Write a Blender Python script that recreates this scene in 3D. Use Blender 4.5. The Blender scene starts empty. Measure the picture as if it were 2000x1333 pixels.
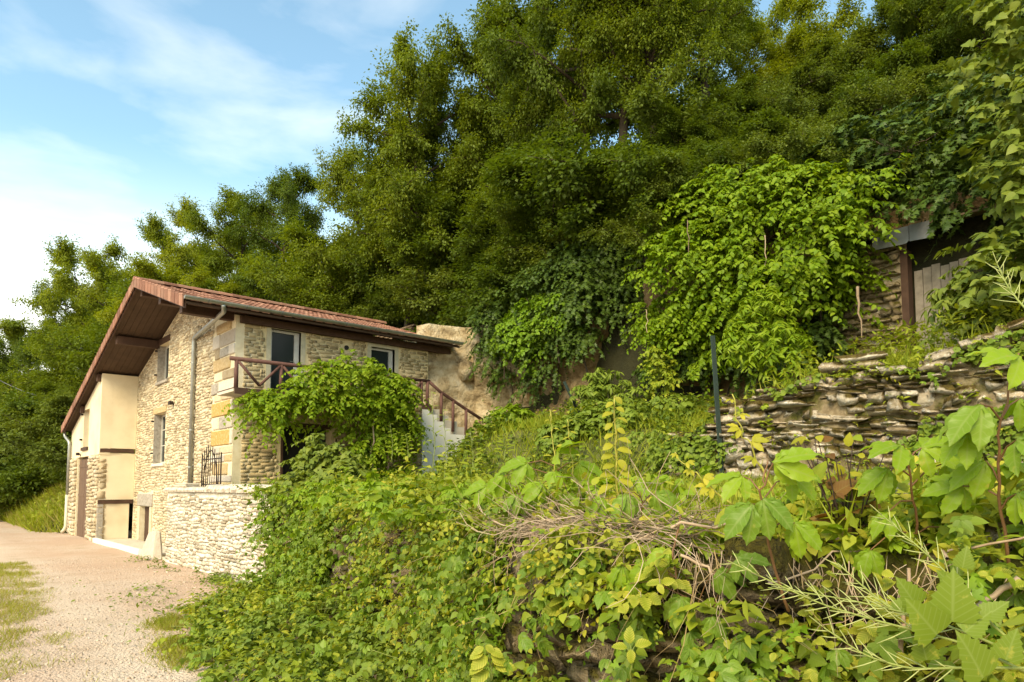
import bpy, math, random
import numpy as np
from mathutils import Vector, Matrix, Euler

# ---------------------------------------------------------------- camera, sky, sun, exposure
SC = bpy.context.scene
COL = SC.collection
YAW, PITCH, EYE = math.radians(48.62), math.radians(4.01), 1.95
cam = bpy.data.cameras.new('camera'); camo = bpy.data.objects.new('camera', cam); COL.objects.link(camo)
cam.sensor_width = 36; cam.lens = 24.43; cam.shift_y = 0.0944; cam.clip_start = 0.05; cam.clip_end = 2000
camo.location = (0, 0, EYE); camo.rotation_euler = (math.pi/2 + PITCH, 0, YAW)
SC.camera = camo

SUN_AZ = Vector((0.38, -0.92)).normalized(); SUN_EL = math.radians(40)
world = bpy.data.worlds.new('World'); SC.world = world; world.use_nodes = True
wt = world.node_tree; wt.nodes.clear()
def wn(t, **k):
    n = wt.nodes.new(t)
    for a, b in k.items(): setattr(n, a, b)
    return n
sky = wn('ShaderNodeTexSky', sky_type='NISHITA', sun_disc=False)
sky.sun_elevation = SUN_EL; sky.sun_rotation = math.atan2(SUN_AZ.x, SUN_AZ.y)
sky.air_density = 1.0; sky.dust_density = 0.6; sky.ozone_density = 1.4
tc = wn('ShaderNodeTexCoord')
mp = wn('ShaderNodeMapping'); mp.inputs['Location'].default_value = (1.9, 0.6, 2.3); mp.inputs['Rotation'].default_value = (0.25, 0.35, 0.5); mp.inputs['Scale'].default_value = (1.2, 1.6, 5.0)
no = wn('ShaderNodeTexNoise'); no.inputs['Scale'].default_value = 1.7; no.inputs['Detail'].default_value = 6; no.inputs['Roughness'].default_value = 0.52; no.inputs['Distortion'].default_value = 0.35
cr = wn('ShaderNodeValToRGB'); cr.color_ramp.elements[0].position = 0.50; cr.color_ramp.elements[1].position = 0.80
sp = wn('ShaderNodeSeparateXYZ')
hz_r = wn('ShaderNodeMapRange', interpolation_type='SMOOTHSTEP'); hz_r.inputs['From Min'].default_value = 0.42; hz_r.inputs['From Max'].default_value = 0.10
hz_r.inputs['To Max'].default_value = 0.80
mx = wn('ShaderNodeMath', operation='MULTIPLY_ADD'); mx.use_clamp = True; mx.inputs[1].default_value = 0.36
mix = wn('ShaderNodeMix', data_type='RGBA'); mix.inputs['B'].default_value = (6.2, 6.3, 6.3, 1)
bg = wn('ShaderNodeBackground'); bg.inputs['Strength'].default_value = 0.138
out = wn('ShaderNodeOutputWorld')
L = wt.links.new
L(tc.outputs['Generated'], mp.inputs['Vector']); L(mp.outputs['Vector'], no.inputs['Vector']); L(no.outputs['Fac'], cr.inputs['Fac'])
L(tc.outputs['Generated'], sp.inputs['Vector']); L(sp.outputs['Z'], hz_r.inputs['Value'])
L(cr.outputs['Color'], mx.inputs[0]); L(hz_r.outputs['Result'], mx.inputs[2])
tint = wn('ShaderNodeMix', data_type='RGBA', blend_type='MULTIPLY'); tint.inputs['Factor'].default_value = 1.0; tint.inputs['B'].default_value = (0.88, 1.12, 1.07, 1)
L(sky.outputs['Color'], tint.inputs['A']); L(tint.outputs['Result'], mix.inputs['A']); L(mx.outputs['Value'], mix.inputs['Factor']); L(mix.outputs['Result'], bg.inputs['Color'])
L(bg.outputs['Background'], out.inputs['Surface'])

sl = bpy.data.lights.new('sun', 'SUN'); sun = bpy.data.objects.new('sun', sl); COL.objects.link(sun)
sl.energy = 2.15; sl.angle = math.radians(30); sl.color = (1.0, 0.90, 0.70)
sd = Vector((SUN_AZ.x*math.cos(SUN_EL), SUN_AZ.y*math.cos(SUN_EL), math.sin(SUN_EL)))
sun.rotation_euler = sd.to_track_quat('Z', 'Y').to_euler(); sun.location = sd*60
SC.view_settings.view_transform = 'Standard'; SC.view_settings.look = 'None'; SC.view_settings.gamma = 1.0
SC.view_settings.exposure = 1.36; SC.view_settings.use_white_balance = True; SC.view_settings.white_balance_temperature = 7900; SC.view_settings.use_curve_mapping = False
SC.render.engine = 'CYCLES'
SC.cycles.max_bounces = 8; SC.cycles.diffuse_bounces = 4; SC.cycles.transmission_bounces = 6; SC.cycles.transparent_max_bounces = 6

# ---------------------------------------------------------------- helpers
rng = np.random.default_rng(11); random.seed(11)
R2 = np.array([math.cos(YAW), math.sin(YAW)]); F2 = np.array([-math.sin(YAW), math.cos(YAW)])
FOC = 1357.3; CY = 950.5 - FOC*math.tan(PITCH)
def at(px, py, d):
    """a point of the place: d metres ahead of the photographer, in the direction of photo pixel px, py"""
    u = (px-1000)/FOC; v = (CY-py)/FOC
    r = np.array([R2[0], R2[1], 0]); f0 = np.array([F2[0], F2[1], 0]); z = np.array([0, 0, 1.0])
    f = f0*math.cos(PITCH)+z*math.sin(PITCH); up = -f0*math.sin(PITCH)+z*math.cos(PITCH)
    return np.array([0, 0, EYE]) + d*(u*r+v*up+f)
def sstep(a, b, x):
    t = np.clip((np.asarray(x, float)-a)/(b-a), 0, 1); return t*t*(3-2*t)
def hash_noise(p, seed=0):
    """cheap smooth value noise, p (n,2|3)"""
    p = np.atleast_2d(p).astype(float); n = p.shape[1]
    i = np.floor(p).astype(np.int64); f = p-i; f = f*f*(3-2*f)
    res = np.zeros(len(p))
    for c in range(2**n):
        o = np.array([(c >> k) & 1 for k in range(n)])
        q = i+o
        h = q[:, 0]*374761393 + q[:, 1]*668265263 + seed*1442695041
        if n == 3: h = h + q[:, 2]*2147483647
        h = (h ^ (h >> 13))*1274126177; h = h ^ (h >> 16)
        v = (h & 0xffff)/65535.0
        w = np.prod(np.where(o == 1, f, 1-f), axis=1)
        res += v*w
    return res*2-1
def fbm(p, oct=4, seed=0):
    p = np.atleast_2d(p).astype(float); a = 1.0; s = 0; t = 0
    for k in range(oct):
        s = s+a*hash_noise(p*2**k+17.3*k, seed+k); t += a; a *= 0.5
    return s/t

WORLD = {}
def link(o, parent=None, loc=None):
    COL.objects.link(o)
    if parent is not None:
        o.parent = parent; o.matrix_parent_inverse = WORLD[parent.name].inverted()
    return o
def reg(o, m=None):
    WORLD[o.name] = m.copy() if m is not None else Matrix.Translation(o.location); return o
def tag(o, label=None, cat=None, group=None, kind=None):
    if label: o['label'] = label
    if cat: o['category'] = cat
    if group: o['group'] = group
    if kind: o['kind'] = kind
    return o
def thing(name, loc, label, cat, group=None):
    o = bpy.data.objects.new(name, None); o.location = loc; o.empty_display_size = 0.2; COL.objects.link(o)
    reg(o); return tag(o, label, cat, group)

def np_mesh(name, V, faces=None, tris=None, quads=None, mats=(), smooth=False, uv=None):
    me = bpy.data.meshes.new(name)
    V = np.asarray(V, dtype=np.float32)
    if faces is not None:
        me.from_pydata([tuple(v) for v in V], [], faces)
    else:
        A = tris if tris is not None else quads
        A = np.asarray(A, dtype=np.int32); k = A.shape[1]
        me.vertices.add(len(V)); me.vertices.foreach_set('co', V.ravel())
        me.loops.add(A.size); me.loops.foreach_set('vertex_index', A.ravel())
        me.polygons.add(len(A)); me.polygons.foreach_set('loop_start', np.arange(0, A.size, k, dtype=np.int32))
        if uv is not None:
            ul = me.uv_layers.new(name='UVMap'); ul.data.foreach_set('uv', np.asarray(uv, dtype=np.float32)[A.ravel()].ravel())
        me.update(calc_edges=True)
    for m in mats: me.materials.append(m)
    if smooth: me.polygons.foreach_set('use_smooth', np.ones(len(me.polygons), dtype=bool))
    me.update()
    return me
def put(name, me, parent=None, origin=None):
    """link a mesh authored in world coordinates; top-level ones get their origin at the base of the thing"""
    o = bpy.data.objects.new(name, me)
    n = len(me.vertices); co = np.empty(n*3, dtype=np.float32); me.vertices.foreach_get('co', co); co = co.reshape(-1, 3)
    if origin is None:
        lo, hi = co.min(0), co.max(0); origin = np.array([(lo[0]+hi[0])/2, (lo[1]+hi[1])/2, lo[2]])
    origin = np.asarray(origin, dtype=np.float32)
    me.vertices.foreach_set('co', (co-origin).ravel()); me.update()
    o.location = [float(c) for c in origin]
    link(o, parent); reg(o)
    return o

class MB:
    def __init__(s): s.v = []; s.f = []
    def add(s, V, F):
        b = len(s.v); s.v += [tuple(map(float, p)) for p in V]; s.f += [tuple(i+b for i in f) for f in F]; return s
    def box(s, lo, hi):
        (a, b, c), (d, e, f) = lo, hi
        return s.add([(a,b,c),(d,b,c),(d,e,c),(a,e,c),(a,b,f),(d,b,f),(d,e,f),(a,e,f)],
                     [(0,3,2,1),(4,5,6,7),(0,1,5,4),(1,2,6,5),(2,3,7,6),(3,0,4,7)])
    def hexa(s, P):
        return s.add(P, [(0,3,2,1),(4,5,6,7),(0,1,5,4),(1,2,6,5),(2,3,7,6),(3,0,4,7)])
    def tube(s, pts, rad, n=7, cap=True):
        pts = [Vector(p) for p in pts]; m = len(pts)
        rad = rad if hasattr(rad, '__len__') else [rad]*m
        V = []; up = None
        for i, p in enumerate(pts):
            t = (pts[min(i+1, m-1)]-pts[max(i-1, 0)])
            t = t.normalized() if t.length > 1e-9 else Vector((0, 0, 1))
            if up is None: up = t.orthogonal().normalized()
            up = (up - t*up.dot(t)); up = up.normalized() if up.length > 1e-6 else t.orthogonal().normalized()
            b = t.cross(up)
            for k in range(n):
                a = 2*math.pi*k/n; V.append(p+(up*math.cos(a)+b*math.sin(a))*rad[i])
        F = [(i*n+k, i*n+(k+1) % n, (i+1)*n+(k+1) % n, (i+1)*n+k) for i in range(m-1) for k in range(n)]
        if cap: F += [tuple(reversed(range(n))), tuple((m-1)*n+k for k in range(n))]
        return s.add(V, F)
    def prism(s, poly, axis, a, b):
        """poly: 2D points (other two axes in order), extruded along axis from a to b"""
        def P(q, w):
            l = list(q); l.insert(axis, w); return l
        n = len(poly)
        V = [P(q, a) for q in poly]+[P(q, b) for q in poly]
        F = [tuple(range(n)), tuple(reversed(range(n, 2*n)))]+[(i, i+n, (i+1) % n+n, (i+1) % n) for i in range(n)]
        return s.add(V, F)
    def build(s, name, mat, parent=None, smooth=False, bevel=0, origin=None):
        me = np_mesh(name, s.v, faces=s.f, mats=[mat] if mat else [], smooth=smooth)
        import bmesh
        bm = bmesh.new(); bm.from_mesh(me)
        bmesh.ops.recalc_face_normals(bm, faces=bm.faces)
        if bevel: bmesh.ops.bevel(bm, geom=list(bm.edges), offset=bevel, segments=1, affect='EDGES')
        bm.to_mesh(me); bm.free()
        return put(name, me, parent, origin)

# ---------------------------------------------------------------- materials
def new_mat(name):
    m = bpy.data.materials.new(name); m.use_nodes = True; nt = m.node_tree
    return m, nt, nt.nodes['Principled BSDF']
def node(nt, t, **k):
    n = nt.nodes.new(t)
    for a, b in k.items(): setattr(n, a, b)
    return n
def ramp(nt, fac, cols, pos=None):
    r = node(nt, 'ShaderNodeValToRGB'); e = r.color_ramp.elements
    pos = pos or [i/(len(cols)-1) for i in range(len(cols))]
    e[0].position = pos[0]; e[0].color = (*cols[0], 1); e[1].position = pos[-1]; e[1].color = (*cols[-1], 1)
    for p, c in list(zip(pos, cols))[1:-1]:
        q = e.new(p); q.color = (*c, 1)
    nt.links.new(fac, r.inputs['Fac']); return r.outputs['Color']
def mixc(nt, fac, a, b, blend='MIX'):
    m = node(nt, 'ShaderNodeMix', data_type='RGBA', blend_type=blend)
    for s, v in (('Factor', fac), ('A', a), ('B', b)):
        if isinstance(v, (int, float)): m.inputs[s].default_value = v
        elif isinstance(v, tuple): m.inputs[s].default_value = (*v, 1)
        else: nt.links.new(v, m.inputs[s])
    return m.outputs['Result']
def noise_of(nt, scale, detail=5, rough=0.6, vec=None, dist=0):
    n = node(nt, 'ShaderNodeTexNoise'); n.inputs['Scale'].default_value = scale; n.inputs['Detail'].default_value = detail
    n.inputs['Roughness'].default_value = rough; n.inputs['Distortion'].default_value = dist
    if vec is None:
        g = node(nt, 'ShaderNodeNewGeometry'); vec = g.outputs['Position']
    nt.links.new(vec, n.inputs['Vector']); return n.outputs['Fac']
def bump(nt, b, h, dist=0.02, strength=0.8):
    n = node(nt, 'ShaderNodeBump'); n.inputs['Distance'].default_value = dist; n.inputs['Strength'].default_value = strength
    nt.links.new(h, n.inputs['Height']); nt.links.new(n.outputs['Normal'], b.inputs['Normal'])
def mathn(nt, op, a, b=None, clamp=False):
    n = node(nt, 'ShaderNodeMath', operation=op); n.use_clamp = clamp
    for i, v in enumerate((a, b)):
        if v is None: continue
        if isinstance(v, (int, float)): n.inputs[i].default_value = v
        else: nt.links.new(v, n.inputs[i])
    return n.outputs['Value']

def rough_mat(name, cols, scale=6, bscale=40, bdist=0.01, rough=0.9, objrand=False, moss=None, moss_amt=0.5, detail=6, spec=0.25, spots=None, coarse=None):
    m, nt, b = new_mat(name)
    n1 = noise_of(nt, scale, detail)
    c = ramp(nt, n1, cols, [0.3+0.4*i/(len(cols)-1) for i in range(len(cols))])
    if objrand:
        g = node(nt, 'ShaderNodeNewGeometry'); oi = node(nt, 'ShaderNodeObjectInfo')
        r = mathn(nt, 'FRACT', mathn(nt, 'ADD', g.outputs['Random Per Island'], oi.outputs['Random']))
        c2 = ramp(nt, r, cols); c = mixc(nt, 0.62, c, c2)
        val = ramp(nt, mathn(nt, 'FRACT', mathn(nt, 'MULTIPLY', r, 7.31)), [(0.72,)*3, (1.12,)*3]); c = mixc(nt, 1.0, c, val, 'MULTIPLY')
    if spots:
        sn = noise_of(nt, spots[1], 4); f = ramp(nt, sn, [(0,)*3, (1,)*3], [spots[2], spots[2]+0.08]); c = mixc(nt, f, c, spots[0])
    if moss:
        g = node(nt, 'ShaderNodeNewGeometry'); s = node(nt, 'ShaderNodeSeparateXYZ'); nt.links.new(g.outputs['Normal'], s.inputs['Vector'])
        mn = noise_of(nt, 2.6, 5); a = mathn(nt, 'ADD', mathn(nt, 'MULTIPLY', s.outputs['Z'], 0.16), mn)
        f = ramp(nt, a, [(0,)*3, (1,)*3], [1.02-moss_amt, 1.14-moss_amt])
        mc = ramp(nt, noise_of(nt, 30, 4), [moss[0], moss[1]], [0.35, 0.65]); c = mixc(nt, f, c, mc)
    nt.links.new(c, b.inputs['Base Color']); b.inputs['Roughness'].default_value = rough; b.inputs['Specular IOR Level'].default_value = spec
    if bdist:
        hgt = noise_of(nt, bscale, 6, 0.65)
        if coarse: hgt = mathn(nt, 'ADD', hgt, mathn(nt, 'MULTIPLY', noise_of(nt, coarse[0], 5, 0.7, dist=0.1), coarse[1]))
        bump(nt, b, hgt, bdist)
    return m

def leaf_mat(name, cols, trans=0.36, rough=0.55, vein=0.0, spec=0.22, patch=None, varieg=None, isl=0.45):
    m, nt, b = new_mat(name)
    g = node(nt, 'ShaderNodeNewGeometry'); oi = node(nt, 'ShaderNodeObjectInfo')
    n = noise_of(nt, 0.9, 3)
    r = mathn(nt, 'ADD', mathn(nt, 'MULTIPLY', g.outputs['Random Per Island'], isl), mathn(nt, 'MULTIPLY', n, 0.88-isl))
    r = mathn(nt, 'ADD', r, mathn(nt, 'MULTIPLY', oi.outputs['Random'], 0.24))
    c = ramp(nt, r, cols, [0.18+0.66*i/(len(cols)-1) for i in range(len(cols))])
    if patch:
        f = ramp(nt, noise_of(nt, patch[1], 3), [(0,)*3, (1,)*3], [patch[2], patch[2]+0.12]); c = mixc(nt, f, c, patch[0])
    h = None
    if vein or varieg:
        uvn = node(nt, 'ShaderNodeUVMap'); s = node(nt, 'ShaderNodeSeparateXYZ'); nt.links.new(uvn.outputs['UV'], s.inputs['Vector'])
        au = mathn(nt, 'ABSOLUTE', mathn(nt, 'SUBTRACT', s.outputs['X'], 0.5))
        mid = mathn(nt, 'SUBTRACT', 1.0, mathn(nt, 'MULTIPLY', au, 26.0), True)
        w = mathn(nt, 'SINE', mathn(nt, 'MULTIPLY', mathn(nt, 'SUBTRACT', s.outputs['Y'], mathn(nt, 'MULTIPLY', au, 0.85)), 44.0))
        side = mathn(nt, 'MULTIPLY', mathn(nt, 'SUBTRACT', w, 0.72), 3.0, True)
        vn = mathn(nt, 'MAXIMUM', mid, mathn(nt, 'MULTIPLY', side, 0.7))
        if vein: c = mixc(nt, mathn(nt, 'MULTIPLY', vn, vein), c, (0.30, 0.36, 0.12))
        if varieg:
            e = ramp(nt, mathn(nt, 'ADD', mathn(nt, 'MULTIPLY', w, -0.25), mathn(nt, 'MULTIPLY', au, 1.6)), [(0,)*3, (0.75,)*3], [0.10, 0.75]); c = mixc(nt, e, c, varieg)
        h = mathn(nt, 'ADD', vn, mathn(nt, 'MULTIPLY', w, -0.45))
    nt.links.new(c, b.inputs['Base Color']); b.inputs['Roughness'].default_value = rough; b.inputs['Specular IOR Level'].default_value = spec
    if h is not None: bump(nt, b, h, 0.006, -0.7)
    t = node(nt, 'ShaderNodeBsdfTranslucent'); tcol = mixc(nt, 1.0, c, (1.35, 1.25, 0.55), 'MULTIPLY'); nt.links.new(tcol, t.inputs['Color'])
    ms = node(nt, 'ShaderNodeMixShader'); ms.inputs['Fac'].default_value = trans
    nt.links.new(b.outputs['BSDF'], ms.inputs[1]); nt.links.new(t.outputs['BSDF'], ms.inputs[2])
    nt.links.new(ms.outputs['Shader'], nt.nodes['Material Output'].inputs['Surface'])
    return m
def plain(name, col, rough=0.6, metal=0.0, spec=0.4, var=0.12, scale=8, bdist=0.002):
    m, nt, b = new_mat(name)
    c = ramp(nt, noise_of(nt, scale, 5), [tuple(x*(1-var) for x in col), tuple(min(1, x*(1+var)) for x in col)], [0.3, 0.7])
    nt.links.new(c, b.inputs['Base Color']); b.inputs['Roughness'].default_value = rough; b.inputs['Metallic'].default_value = metal; b.inputs['Specular IOR Level'].default_value = spec
    if bdist: bump(nt, b, noise_of(nt, scale*6, 5), bdist)
    return m

M = {}
M['mortar'] = rough_mat('lime_mortar', [(0.62,0.51,0.33), (0.72,0.62,0.42), (0.77,0.68,0.50)], 3.5, 55, 0.012)
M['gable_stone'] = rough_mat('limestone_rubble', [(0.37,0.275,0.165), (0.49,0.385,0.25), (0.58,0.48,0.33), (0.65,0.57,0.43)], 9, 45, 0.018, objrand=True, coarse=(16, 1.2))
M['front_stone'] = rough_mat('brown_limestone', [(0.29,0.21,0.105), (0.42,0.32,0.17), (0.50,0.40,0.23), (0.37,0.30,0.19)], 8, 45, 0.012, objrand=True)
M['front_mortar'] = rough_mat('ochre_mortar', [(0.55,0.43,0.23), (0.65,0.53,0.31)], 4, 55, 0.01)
M['white_stone'] = rough_mat('whitewashed_rubble', [(0.34,0.25,0.16), (0.52,0.43,0.31), (0.66,0.59,0.47), (0.74,0.69,0.60)], 14, 40, 0.022, objrand=True, coarse=(16, 1.5))
M['white_mortar'] = rough_mat('whitewashed_mortar', [(0.60,0.53,0.36), (0.76,0.71,0.58), (0.80,0.76,0.66)], 4, 50, 0.014)
M['coping'] = rough_mat('coping_stone', [(0.36,0.28,0.20), (0.58,0.50,0.40), (0.70,0.63,0.55)], 7, 45, 0.02, spots=((0.16,0.11,0.06), 9, 0.62))
M['quoin_pale'] = rough_mat('pale_quoin', [(0.38,0.31,0.23), (0.56,0.49,0.40), (0.66,0.60,0.52)], 12, 60, 0.008, objrand=True)
M['quoin_ochre'] = rough_mat('ochre_quoin', [(0.38,0.22,0.06), (0.47,0.29,0.095), (0.57,0.43,0.23)], 14, 60, 0.008)
M['quoin_tan'] = rough_mat('tan_quoin', [(0.34,0.23,0.11), (0.46,0.33,0.17), (0.52,0.42,0.27)], 14, 60, 0.008)
M['grey_stone'] = rough_mat('grey_lintel_stone', [(0.22,0.19,0.15), (0.34,0.30,0.25), (0.42,0.38,0.32)], 12, 60, 0.008)
M['stucco'] = rough_mat('cream_stucco', [(0.60,0.49,0.32), (0.70,0.59,0.41), (0.75,0.65,0.46)], 0.9, 110, 0.004, rough=0.95, spec=0.1, coarse=(7, 1.0))
M['timber'] = rough_mat('brown_timber', [(0.055,0.028,0.018), (0.085,0.045,0.028)], 5, 60, 0.004, rough=0.75)
M['soffit'] = rough_mat('soffit_boards', [(0.060,0.036,0.022), (0.088,0.054,0.034)], 3, 70, 0.003, rough=0.8)
M['door_brown'] = rough_mat('brown_painted_boards', [(0.115,0.066,0.040), (0.155,0.092,0.058)], 2.5, 70, 0.003, rough=0.7)
M['tile'] = rough_mat('clay_roof_tile', [(0.19,0.085,0.055), (0.28,0.13,0.085), (0.37,0.21,0.145)], 6, 60, 0.004, rough=0.85, objrand=True)
M['zinc'] = plain('zinc', (0.34,0.35,0.32), 0.42, 0.75, 0.5, 0.16, 4)
M['pipe_cream'] = plain('cream_plastic_pipe', (0.56,0.50,0.37), 0.5)
M['iron'] = plain('rusty_iron', (0.035,0.022,0.017), 0.65, 0.4)
M['rail'] = rough_mat('brown_stained_log', [(0.085,0.038,0.030), (0.135,0.065,0.052)], 7, 50, 0.004, rough=0.7)
M['white_frame'] = plain('white_window_frame', (0.50,0.48,0.42), 0.45)
M['cream_frame'] = plain('cream_surround', (0.46,0.41,0.28), 0.8)
M['white_wall'] = rough_mat('white_painted_wall', [(0.70,0.67,0.58), (0.80,0.77,0.70)], 2, 60, 0.006)
M['concrete'] = rough_mat('pale_concrete', [(0.46,0.40,0.31), (0.58,0.52,0.42)], 5, 80, 0.004)
M['dark'] = plain('unlit_interior', (0.02,0.018,0.015), 0.9)
m, nt, b = new_mat('window_glass'); b.inputs['Base Color'].default_value = (0.02,0.026,0.026,1); b.inputs['Roughness'].default_value = 0.12; b.inputs['Specular IOR Level'].default_value = 0.16; M['glass'] = m
M['rock'] = rough_mat('ochre_cliff_rock', [(0.075,0.042,0.018), (0.17,0.105,0.045), (0.26,0.175,0.085), (0.34,0.26,0.15)], 1.4, 9, 0.12, detail=8, moss=((0.03,0.035,0.01), (0.06,0.065,0.015)), moss_amt=0.42)
M['pale_rock'] = rough_mat('pale_cliff_rock', [(0.20,0.14,0.075), (0.40,0.30,0.17), (0.52,0.42,0.27), (0.60,0.51,0.36)], 2.2, 8, 0.16, detail=9, coarse=(2.6, 1.5))
M['dry_stone'] = rough_mat('lichened_limestone', [(0.33,0.245,0.15), (0.48,0.385,0.265), (0.59,0.50,0.375), (0.66,0.59,0.48)], 13, 42, 0.028, objrand=True, moss=((0.060,0.038,0.010), (0.12,0.088,0.018)), moss_amt=0.49, spots=((0.70,0.66,0.58), 19, 0.58), coarse=(11, 2.2))
M['mossy_stone'] = rough_mat('mossy_limestone', [(0.20,0.14,0.075), (0.35,0.265,0.155), (0.50,0.41,0.28)], 11, 48, 0.05, objrand=True, moss=((0.045,0.034,0.006), (0.115,0.095,0.013)), moss_amt=0.54, spots=((0.50,0.44,0.34), 15, 0.62), coarse=(12, 2.6))
M['earth_joint'] = rough_mat('earth_joint', [(0.12,0.085,0.046), (0.22,0.165,0.095), (0.30,0.24,0.145)], 9, 45, 0.03, moss=((0.05,0.045,0.01), (0.10,0.095,0.016)), moss_amt=0.55)
M['soil'] = rough_mat('leaf_litter_soil', [(0.035,0.024,0.013), (0.075,0.052,0.028), (0.11,0.085,0.045)], 5, 45, 0.03)
M['turf'] = rough_mat('turf_soil', [(0.045,0.055,0.012), (0.085,0.095,0.022), (0.12,0.11,0.035)], 3, 45, 0.03)
M['hill_soil'] = rough_mat('woodland_floor', [(0.018,0.018,0.007), (0.035,0.033,0.012)], 2, 20, 0.05)
M['bark'] = rough_mat('bark', [(0.035,0.026,0.016), (0.075,0.056,0.036)], 14, 50, 0.015)
M['twig'] = rough_mat('dry_twig', [(0.20,0.13,0.085), (0.36,0.26,0.175), (0.52,0.41,0.30)], 20, 60, 0.002, objrand=True)
M['straw'] = rough_mat('dead_grass', [(0.26,0.17,0.07), (0.42,0.30,0.14), (0.50,0.39,0.22)], 12, 60, 0.001, objrand=True)
M['grey_wood'] = rough_mat('weathered_grey_wood', [(0.20,0.165,0.125), (0.31,0.265,0.21)], 8, 60, 0.005)
M['sheet'] = plain('galvanised_sheet', (0.17,0.182,0.19), 0.6, 0.1, 0.5, 0.2, 5)
M['post_green'] = plain('green_metal_post', (0.035,0.055,0.045), 0.55, 0.3)
M['slat'] = rough_mat('brown_slats', [(0.13,0.085,0.05), (0.20,0.14,0.085)], 6, 50, 0.004)
M['cable'] = plain('overhead_cable', (0.10,0.10,0.10), 0.6)
# leaves
M['l_tree'] = leaf_mat('tree_leaf', [(0.064,0.102,0.009), (0.102,0.151,0.013), (0.146,0.198,0.017), (0.210,0.251,0.024)], trans=0.45, isl=0.28)
M['l_tree2'] = leaf_mat('tree_leaf_deep', [(0.048,0.083,0.010), (0.080,0.127,0.013), (0.121,0.172,0.017)], trans=0.45, isl=0.28)
M['l_tree3'] = leaf_mat('tree_leaf_yellow', [(0.113,0.157,0.011), (0.177,0.223,0.016), (0.256,0.289,0.025)], trans=0.48, isl=0.28)
M['l_shrub'] = leaf_mat('shrub_leaf', [(0.073,0.112,0.015), (0.111,0.156,0.021), (0.159,0.201,0.031)], trans=0.42, isl=0.28)
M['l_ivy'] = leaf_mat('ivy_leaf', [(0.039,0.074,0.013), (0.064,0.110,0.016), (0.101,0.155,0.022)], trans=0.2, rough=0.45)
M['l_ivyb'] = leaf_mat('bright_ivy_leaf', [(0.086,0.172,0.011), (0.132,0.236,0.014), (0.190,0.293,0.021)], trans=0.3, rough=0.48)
M['l_creeper'] = leaf_mat('creeper_leaf', [(0.084,0.163,0.009), (0.133,0.226,0.011), (0.182,0.278,0.015), (0.231,0.307,0.020)], trans=0.36, rough=0.5)
M['l_lilac'] = leaf_mat('lilac_leaf', [(0.095,0.145,0.018), (0.145,0.195,0.026), (0.205,0.245,0.034)], trans=0.34, rough=0.48, vein=0.18)
M['l_ground'] = leaf_mat('ground_cover_leaf', [(0.108,0.168,0.013), (0.174,0.240,0.018), (0.246,0.300,0.024), (0.348,0.360,0.036)], trans=0.34, rough=0.5, vein=0.14)
M['l_bramble'] = leaf_mat('bramble_leaf', [(0.084,0.144,0.016), (0.138,0.204,0.022), (0.198,0.258,0.031)], trans=0.3, rough=0.5, vein=0.18)
M['l_yellow'] = leaf_mat('yellowed_leaf', [(0.22,0.23,0.018), (0.36,0.34,0.030), (0.52,0.45,0.055)], trans=0.38, rough=0.5, vein=0.2)
M['l_varieg'] = leaf_mat('nettle_leaf', [(0.16,0.21,0.018), (0.25,0.29,0.026), (0.36,0.36,0.04)], trans=0.34, varieg=(0.52,0.46,0.09))
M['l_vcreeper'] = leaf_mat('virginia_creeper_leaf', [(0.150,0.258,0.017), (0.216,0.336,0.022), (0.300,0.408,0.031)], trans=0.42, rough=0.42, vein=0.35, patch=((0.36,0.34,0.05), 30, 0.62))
M['l_vcreeper_d'] = leaf_mat('virginia_creeper_deep_leaf', [(0.102,0.192,0.022), (0.150,0.252,0.026), (0.210,0.312,0.034)], trans=0.36, rough=0.4, vein=0.4, patch=((0.28,0.29,0.05), 30, 0.64))  # deeper green than the other creeper leaf
M['l_red'] = leaf_mat('reddish_leaf', [(0.10,0.045,0.015), (0.17,0.075,0.02), (0.24,0.17,0.03)], trans=0.35, vein=0.2)
M['l_mustard'] = leaf_mat('garlic_mustard_leaf', [(0.125,0.185,0.02), (0.17,0.24,0.026)], trans=0.36, rough=0.48, vein=0.4, patch=((0.34,0.33,0.06), 34, 0.62))
M['stem_green'] = plain('green_stem', (0.20,0.24,0.05), 0.5, scale=30)
M['stem_red'] = plain('red_stem', (0.17,0.085,0.035), 0.5, scale=30)
M['stem_dark'] = plain('dark_stem', (0.055,0.030,0.024), 0.6, scale=30)
M['stem_yellow'] = plain('yellow_stem', (0.36,0.34,0.06), 0.5, scale=30)
M['pod'] = plain('seed_pod', (0.34,0.37,0.13), 0.5, scale=30)
M['grass'] = leaf_mat('grass_blade', [(0.144,0.198,0.014), (0.228,0.276,0.022), (0.336,0.348,0.036)], trans=0.36)
M['grass_dry'] = leaf_mat('dry_grass_blade', [(0.14,0.15,0.02), (0.26,0.23,0.045), (0.38,0.31,0.10)], trans=0.25)

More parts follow.
